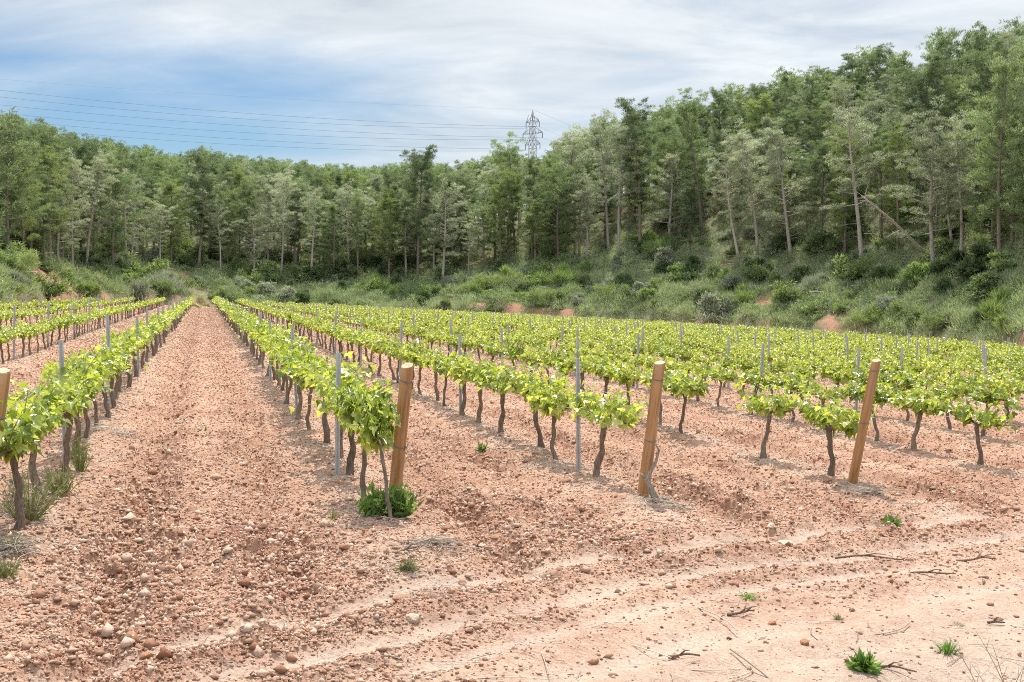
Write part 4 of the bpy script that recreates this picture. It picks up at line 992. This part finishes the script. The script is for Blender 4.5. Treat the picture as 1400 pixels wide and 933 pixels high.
# ------------------------------------------------------------------ power line
TD = 350.0; TXp = (728 - 700) / 1600 * TD; ztop = z_for_py(TXp, TD, 150); zb = float(zbase(TXp, TD)); u = TD / 1600
tw = empty('transmission_tower', (TXp, TD, zb), (0, 0, math.radians(-38)))
tag(tw, 'steel lattice electricity pylon rising above the pines', 'pylon')
Ht = ztop - zb
def lattice():
    g = Geo(); zz = [0]
    while zz[-1] < Ht - 6: zz.append(zz[-1] + np.interp(zz[-1], [0, Ht], [4.0, 1.5]))
    zz.append(Ht - 5); hw = lambda z: float(np.interp(z, [0, Ht - 14, Ht - 5], [3.0, .9, .65]))
    c = [(-1, -1), (1, -1), (1, 1), (-1, 1)]
    for a, b in zip(zz[:-1], zz[1:]):
        for i in range(4):
            p, q = c[i], c[(i + 1) % 4]; A0 = (p[0] * hw(a), p[1] * hw(a), a); A1 = (p[0] * hw(b), p[1] * hw(b), b); B0 = (q[0] * hw(a), q[1] * hw(a), a); B1 = (q[0] * hw(b), q[1] * hw(b), b)
            bar(g, A0, A1, .12); bar(g, A0, B1, .075); bar(g, B0, A1, .075); bar(g, A1, B1, .09)
    for p in c:
        bar(g, (p[0] * .8, p[1] * .8, Ht - 5), (0, 0, Ht), .15)
    for k in (.35, .65):
        w = .8 * (1 - k); z = Ht - 5 + 5 * k
        for i in range(4): p, q = c[i], c[(i + 1) % 4]; bar(g, (p[0] * w, p[1] * w, z), (q[0] * w, q[1] * w, z), .08); bar(g, (p[0] * w, p[1] * w, z), (q[0] * .8 * (1.3 - k), q[1] * .8 * (1.3 - k), z - 1.4), .07)
    return g.mesh('lattice_body', M_PYLON)
link('lattice_body', lattice(), tw)
tips = []
for zc, hs in ((Ht - 17 * u, 11.2 * u), (Ht - 32 * u, 16.5 * u), (Ht - 47 * u, 12.5 * u)):
    g = Geo()
    for s in (-1, 1):
        tip = (s * hs, 0, zc)
        for yy in (-.9, .9):
            bar(g, (s * .8, yy, zc - .1), tip, .12); bar(g, (s * .8, yy, zc + 2.0), tip, .10)
            for k in (.3, .55, .78): bar(g, (s * (.8 + (hs - .8) * k), yy * (1 - k), zc - .1 * (1 - k)), (s * (.8 + (hs - .8) * k), yy * (1 - k), zc + 2 * (1 - k)), .07)
        bar(g, (s * .8, -.9, zc), (s * (.8 + (hs - .8) * .45), .45, zc), .07)
        gi = Geo(); q = np.linspace(0, 1.6, 17); tube(gi, np.stack([0 * q + s * hs, 0 * q, zc - q], -1), np.where(np.arange(17) % 2, .15, .07), 8)
        link('insulator', gi.mesh('insulator', M_INS, True), tw); tips.append((s * hs, zc - 1.6))
    link('cross_arm', g.mesh('cross_arm', M_PYLON), tw)
ca, sa = math.cos(math.radians(-38)), math.sin(math.radians(-38))
def cable(p0, pys, label, right=None, rad=.034):
    """p0: start at the tower; pys: photo heights at x=450 and x=0 px"""
    g = Geo()
    if right is None:
        P1x, D1 = (0 - 700) / 1600 * 300., 300.
        tt = np.array([0, 1.]); zE = z_for_py(P1x, D1, pys[1])
        # point seen at px 450
        f = lambda t: 700 + 1600 * (p0[0] + (P1x - p0[0]) * t) / (p0[1] + (D1 - p0[1]) * t)
        ts = np.linspace(0, 1, 400); tm = ts[np.argmin(np.abs(f(ts) - 450))]
        zm = z_for_py(0, p0[1] + (D1 - p0[1]) * tm, pys[0])
        co = np.polyfit([0, tm, 1], [p0[2], zm, zE], 2); t = np.linspace(0, 1.45, 60)
        P = np.stack([p0[0] + (P1x - p0[0]) * t, p0[1] + (D1 - p0[1]) * t, np.polyval(co, t)], -1)
    else:
        x1, y1 = 150., 560.; t = np.linspace(0, 1, 30); z1 = right
        P = np.stack([p0[0] + (x1 - p0[0]) * t, p0[1] + (y1 - p0[1]) * t, p0[2] + (z1 - p0[2]) * t - 14 * t * (1 - t)], -1)
    tube(g, P, rad if right is None else .022, 5)
    tag(link('power_cable', g.mesh('power_cable', M_CABLE, True)), label, 'cable', 'overhead cables of the power line')
def wp(lx, z): return (TXp + lx * ca, TD + lx * sa, zb + z)
nmz = ['top', 'middle', 'bottom']
cable(wp(0, Ht), (138.6, 108), 'thin earth wire running left from the pylon peak', None, .014)
YS = [((169.5, 132), (162.5, 123)), ((187, 154), (179, 143)), ((203.6, 172), (197, 163))]
for i in range(3):
    for s in (0, 1):
        lx, z = tips[i * 2 + s]
        cable(wp(lx, z), YS[i][s], f'{"lower" if s == 0 else "upper"} cable of the {nmz[i]} pair crossing the sky left of the pylon')
cable(wp(0, Ht), None, 'earth wire sloping down right from the pylon peak', 38 + zb * .2)
for i in range(2):
    lx, z = tips[i * 2 + 1]; cable(wp(lx, z), None, f'cable sloping down right from the {nmz[i]} right arm of the pylon', 30 + zb * .2 - 5 * i)

# ------------------------------------------------------------------ sky, sun, camera
SUN_EL, SUN_AZ = math.radians(60), math.radians(5)      # azimuth measured from +Y towards +X
w = bpy.data.worlds.new('World'); scene.world = w; w.use_nodes = True
t = w.node_tree; t.nodes.clear(); N = t.nodes.new; K = t.links.new
out = N('ShaderNodeOutputWorld'); bg = N('ShaderNodeBackground'); K(bg.outputs[0], out.inputs[0]); bg.inputs[1].default_value = .15
sky = N('ShaderNodeTexSky'); sky.sky_type = 'NISHITA'; sky.sun_disc = False; sky.sun_elevation = SUN_EL; sky.sun_rotation = SUN_AZ
sky.air_density = 1.0; sky.dust_density = .3; sky.ozone_density = 2.0
tc = N('ShaderNodeTexCoord'); sep = N('ShaderNodeSeparateXYZ'); K(tc.outputs['Generated'], sep.inputs[0])
def wm(op, a, b=0., c=None, clamp=False):
    n = N('ShaderNodeMath'); n.operation = op; n.use_clamp = clamp
    for i, v in enumerate((a, b) if c is None else (a, b, c)):
        if isinstance(v, bpy.types.NodeSocket): K(v, n.inputs[i])
        else: n.inputs[i].default_value = v
    return n.outputs[0]
def wsm(a, b, x):
    n = N('ShaderNodeMapRange'); n.interpolation_type = 'SMOOTHSTEP'; K(x, n.inputs[0]); n.inputs[1].default_value = a; n.inputs[2].default_value = b
    return n.outputs[0]
az = wm('ARCTAN2', sep.outputs[0], sep.outputs[1]); el = wm('ARCSINE', sep.outputs[2])
zz = wm('ADD', wm('MAXIMUM', sep.outputs[2], 0.0), .16)
cx = wm('DIVIDE', sep.outputs[0], zz); cy = wm('DIVIDE', sep.outputs[1], zz)
comb = N('ShaderNodeCombineXYZ'); K(wm('MULTIPLY', cx, .6), comb.inputs[0]); K(cy, comb.inputs[1])
def wnoise(sc, det, rough, dist, off):
    n = N('ShaderNodeTexNoise'); mp = N('ShaderNodeMapping'); K(comb.outputs[0], mp.inputs[0]); mp.inputs['Location'].default_value = off; mp.inputs['Rotation'].default_value = (0, 0, -.30)
    K(mp.outputs[0], n.inputs['Vector']); n.inputs['Scale'].default_value = sc; n.inputs['Detail'].default_value = det; n.inputs['Roughness'].default_value = rough; n.inputs['Distortion'].default_value = dist
    return n.outputs['Fac']
n1 = wnoise(1.0, 8, .56, .5, (3.1, 1.7, 0)); n2 = wnoise(2.3, 9, .6, .6, (7.7, 2.2, 0))
# a clear blue gap low in the sky to the left, thin veils elsewhere
gap = wm('MULTIPLY', wsm(-.02, -.26, az), wm('MULTIPLY', wsm(.06, .13, el), wsm(.235, .17, el)))
cov = wm('ADD', wm('MULTIPLY', wm('SUBTRACT', n1, .5), 1.9), wm('SUBTRACT', .88, wm('MULTIPLY', gap, .98)))
cov = wm('ADD', cov, wm('MULTIPLY', wm('SUBTRACT', n2, .5), .8))
cov = wm('MINIMUM', wm('MAXIMUM', cov, .0), .96)
ramp = N('ShaderNodeValToRGB'); K(n2, ramp.inputs[0])
ramp.color_ramp.elements[0].position = .3; ramp.color_ramp.elements[0].color = (2.75, 3.0, 3.25, 1)
ramp.color_ramp.elements[1].position = .68; ramp.color_ramp.elements[1].color = (4.0, 4.2, 4.35, 1)
bl = N('ShaderNodeMix'); bl.data_type = 'RGBA'; bl.blend_type = 'MULTIPLY'; bl.inputs[0].default_value = 1; K(sky.outputs[0], bl.inputs[6]); bl.inputs[7].default_value = (.32, .38, .42, 1)
mx = N('ShaderNodeMix'); mx.data_type = 'RGBA'; K(cov, mx.inputs[0]); K(bl.outputs[2], mx.inputs[6]); K(ramp.outputs[0], mx.inputs[7])
# sky and cloud above the view, overhead and behind, scaled brighter as added fill light
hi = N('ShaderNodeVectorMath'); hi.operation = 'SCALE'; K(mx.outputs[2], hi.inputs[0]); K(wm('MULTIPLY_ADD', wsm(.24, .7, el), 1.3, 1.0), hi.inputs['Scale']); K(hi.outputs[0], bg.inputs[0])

sd = bpy.data.lights.new('sun', 'SUN'); sd.energy = 4.3; sd.angle = math.radians(.6); sd.color = (1, .95, .87)
so = link('sun', sd); d = Vector((math.sin(SUN_AZ) * math.cos(SUN_EL), math.cos(SUN_AZ) * math.cos(SUN_EL), math.sin(SUN_EL)))
so.rotation_euler = d.to_track_quat('Z', 'Y').to_euler(); so.location = (0, 60, 80)

cd = bpy.data.cameras.new('camera'); cd.lens = 1600 / 1400 * 36; cd.sensor_width = 36; cd.clip_start = .1; cd.clip_end = 6000
cam = link('camera', cd); cam.location = (0, 0, EYE); cam.rotation_euler = (PI / 2 - PITCH, 0, 0); scene.camera = cam
scene.render.resolution_x, scene.render.resolution_y = 1024, 682
vs = scene.view_settings; vs.view_transform = 'Standard'; vs.look = 'None'; vs.gamma = 1; vs.use_curve_mapping = False; vs.exposure = .66
scene.render.engine = 'CYCLES'; c = scene.cycles; c.max_bounces = 6; c.diffuse_bounces = 3; c.transmission_bounces = 4; c.use_denoising = False; c.pixel_filter_type = 'BLACKMAN_HARRIS'; c.filter_width = 1.0; c.samples = 64
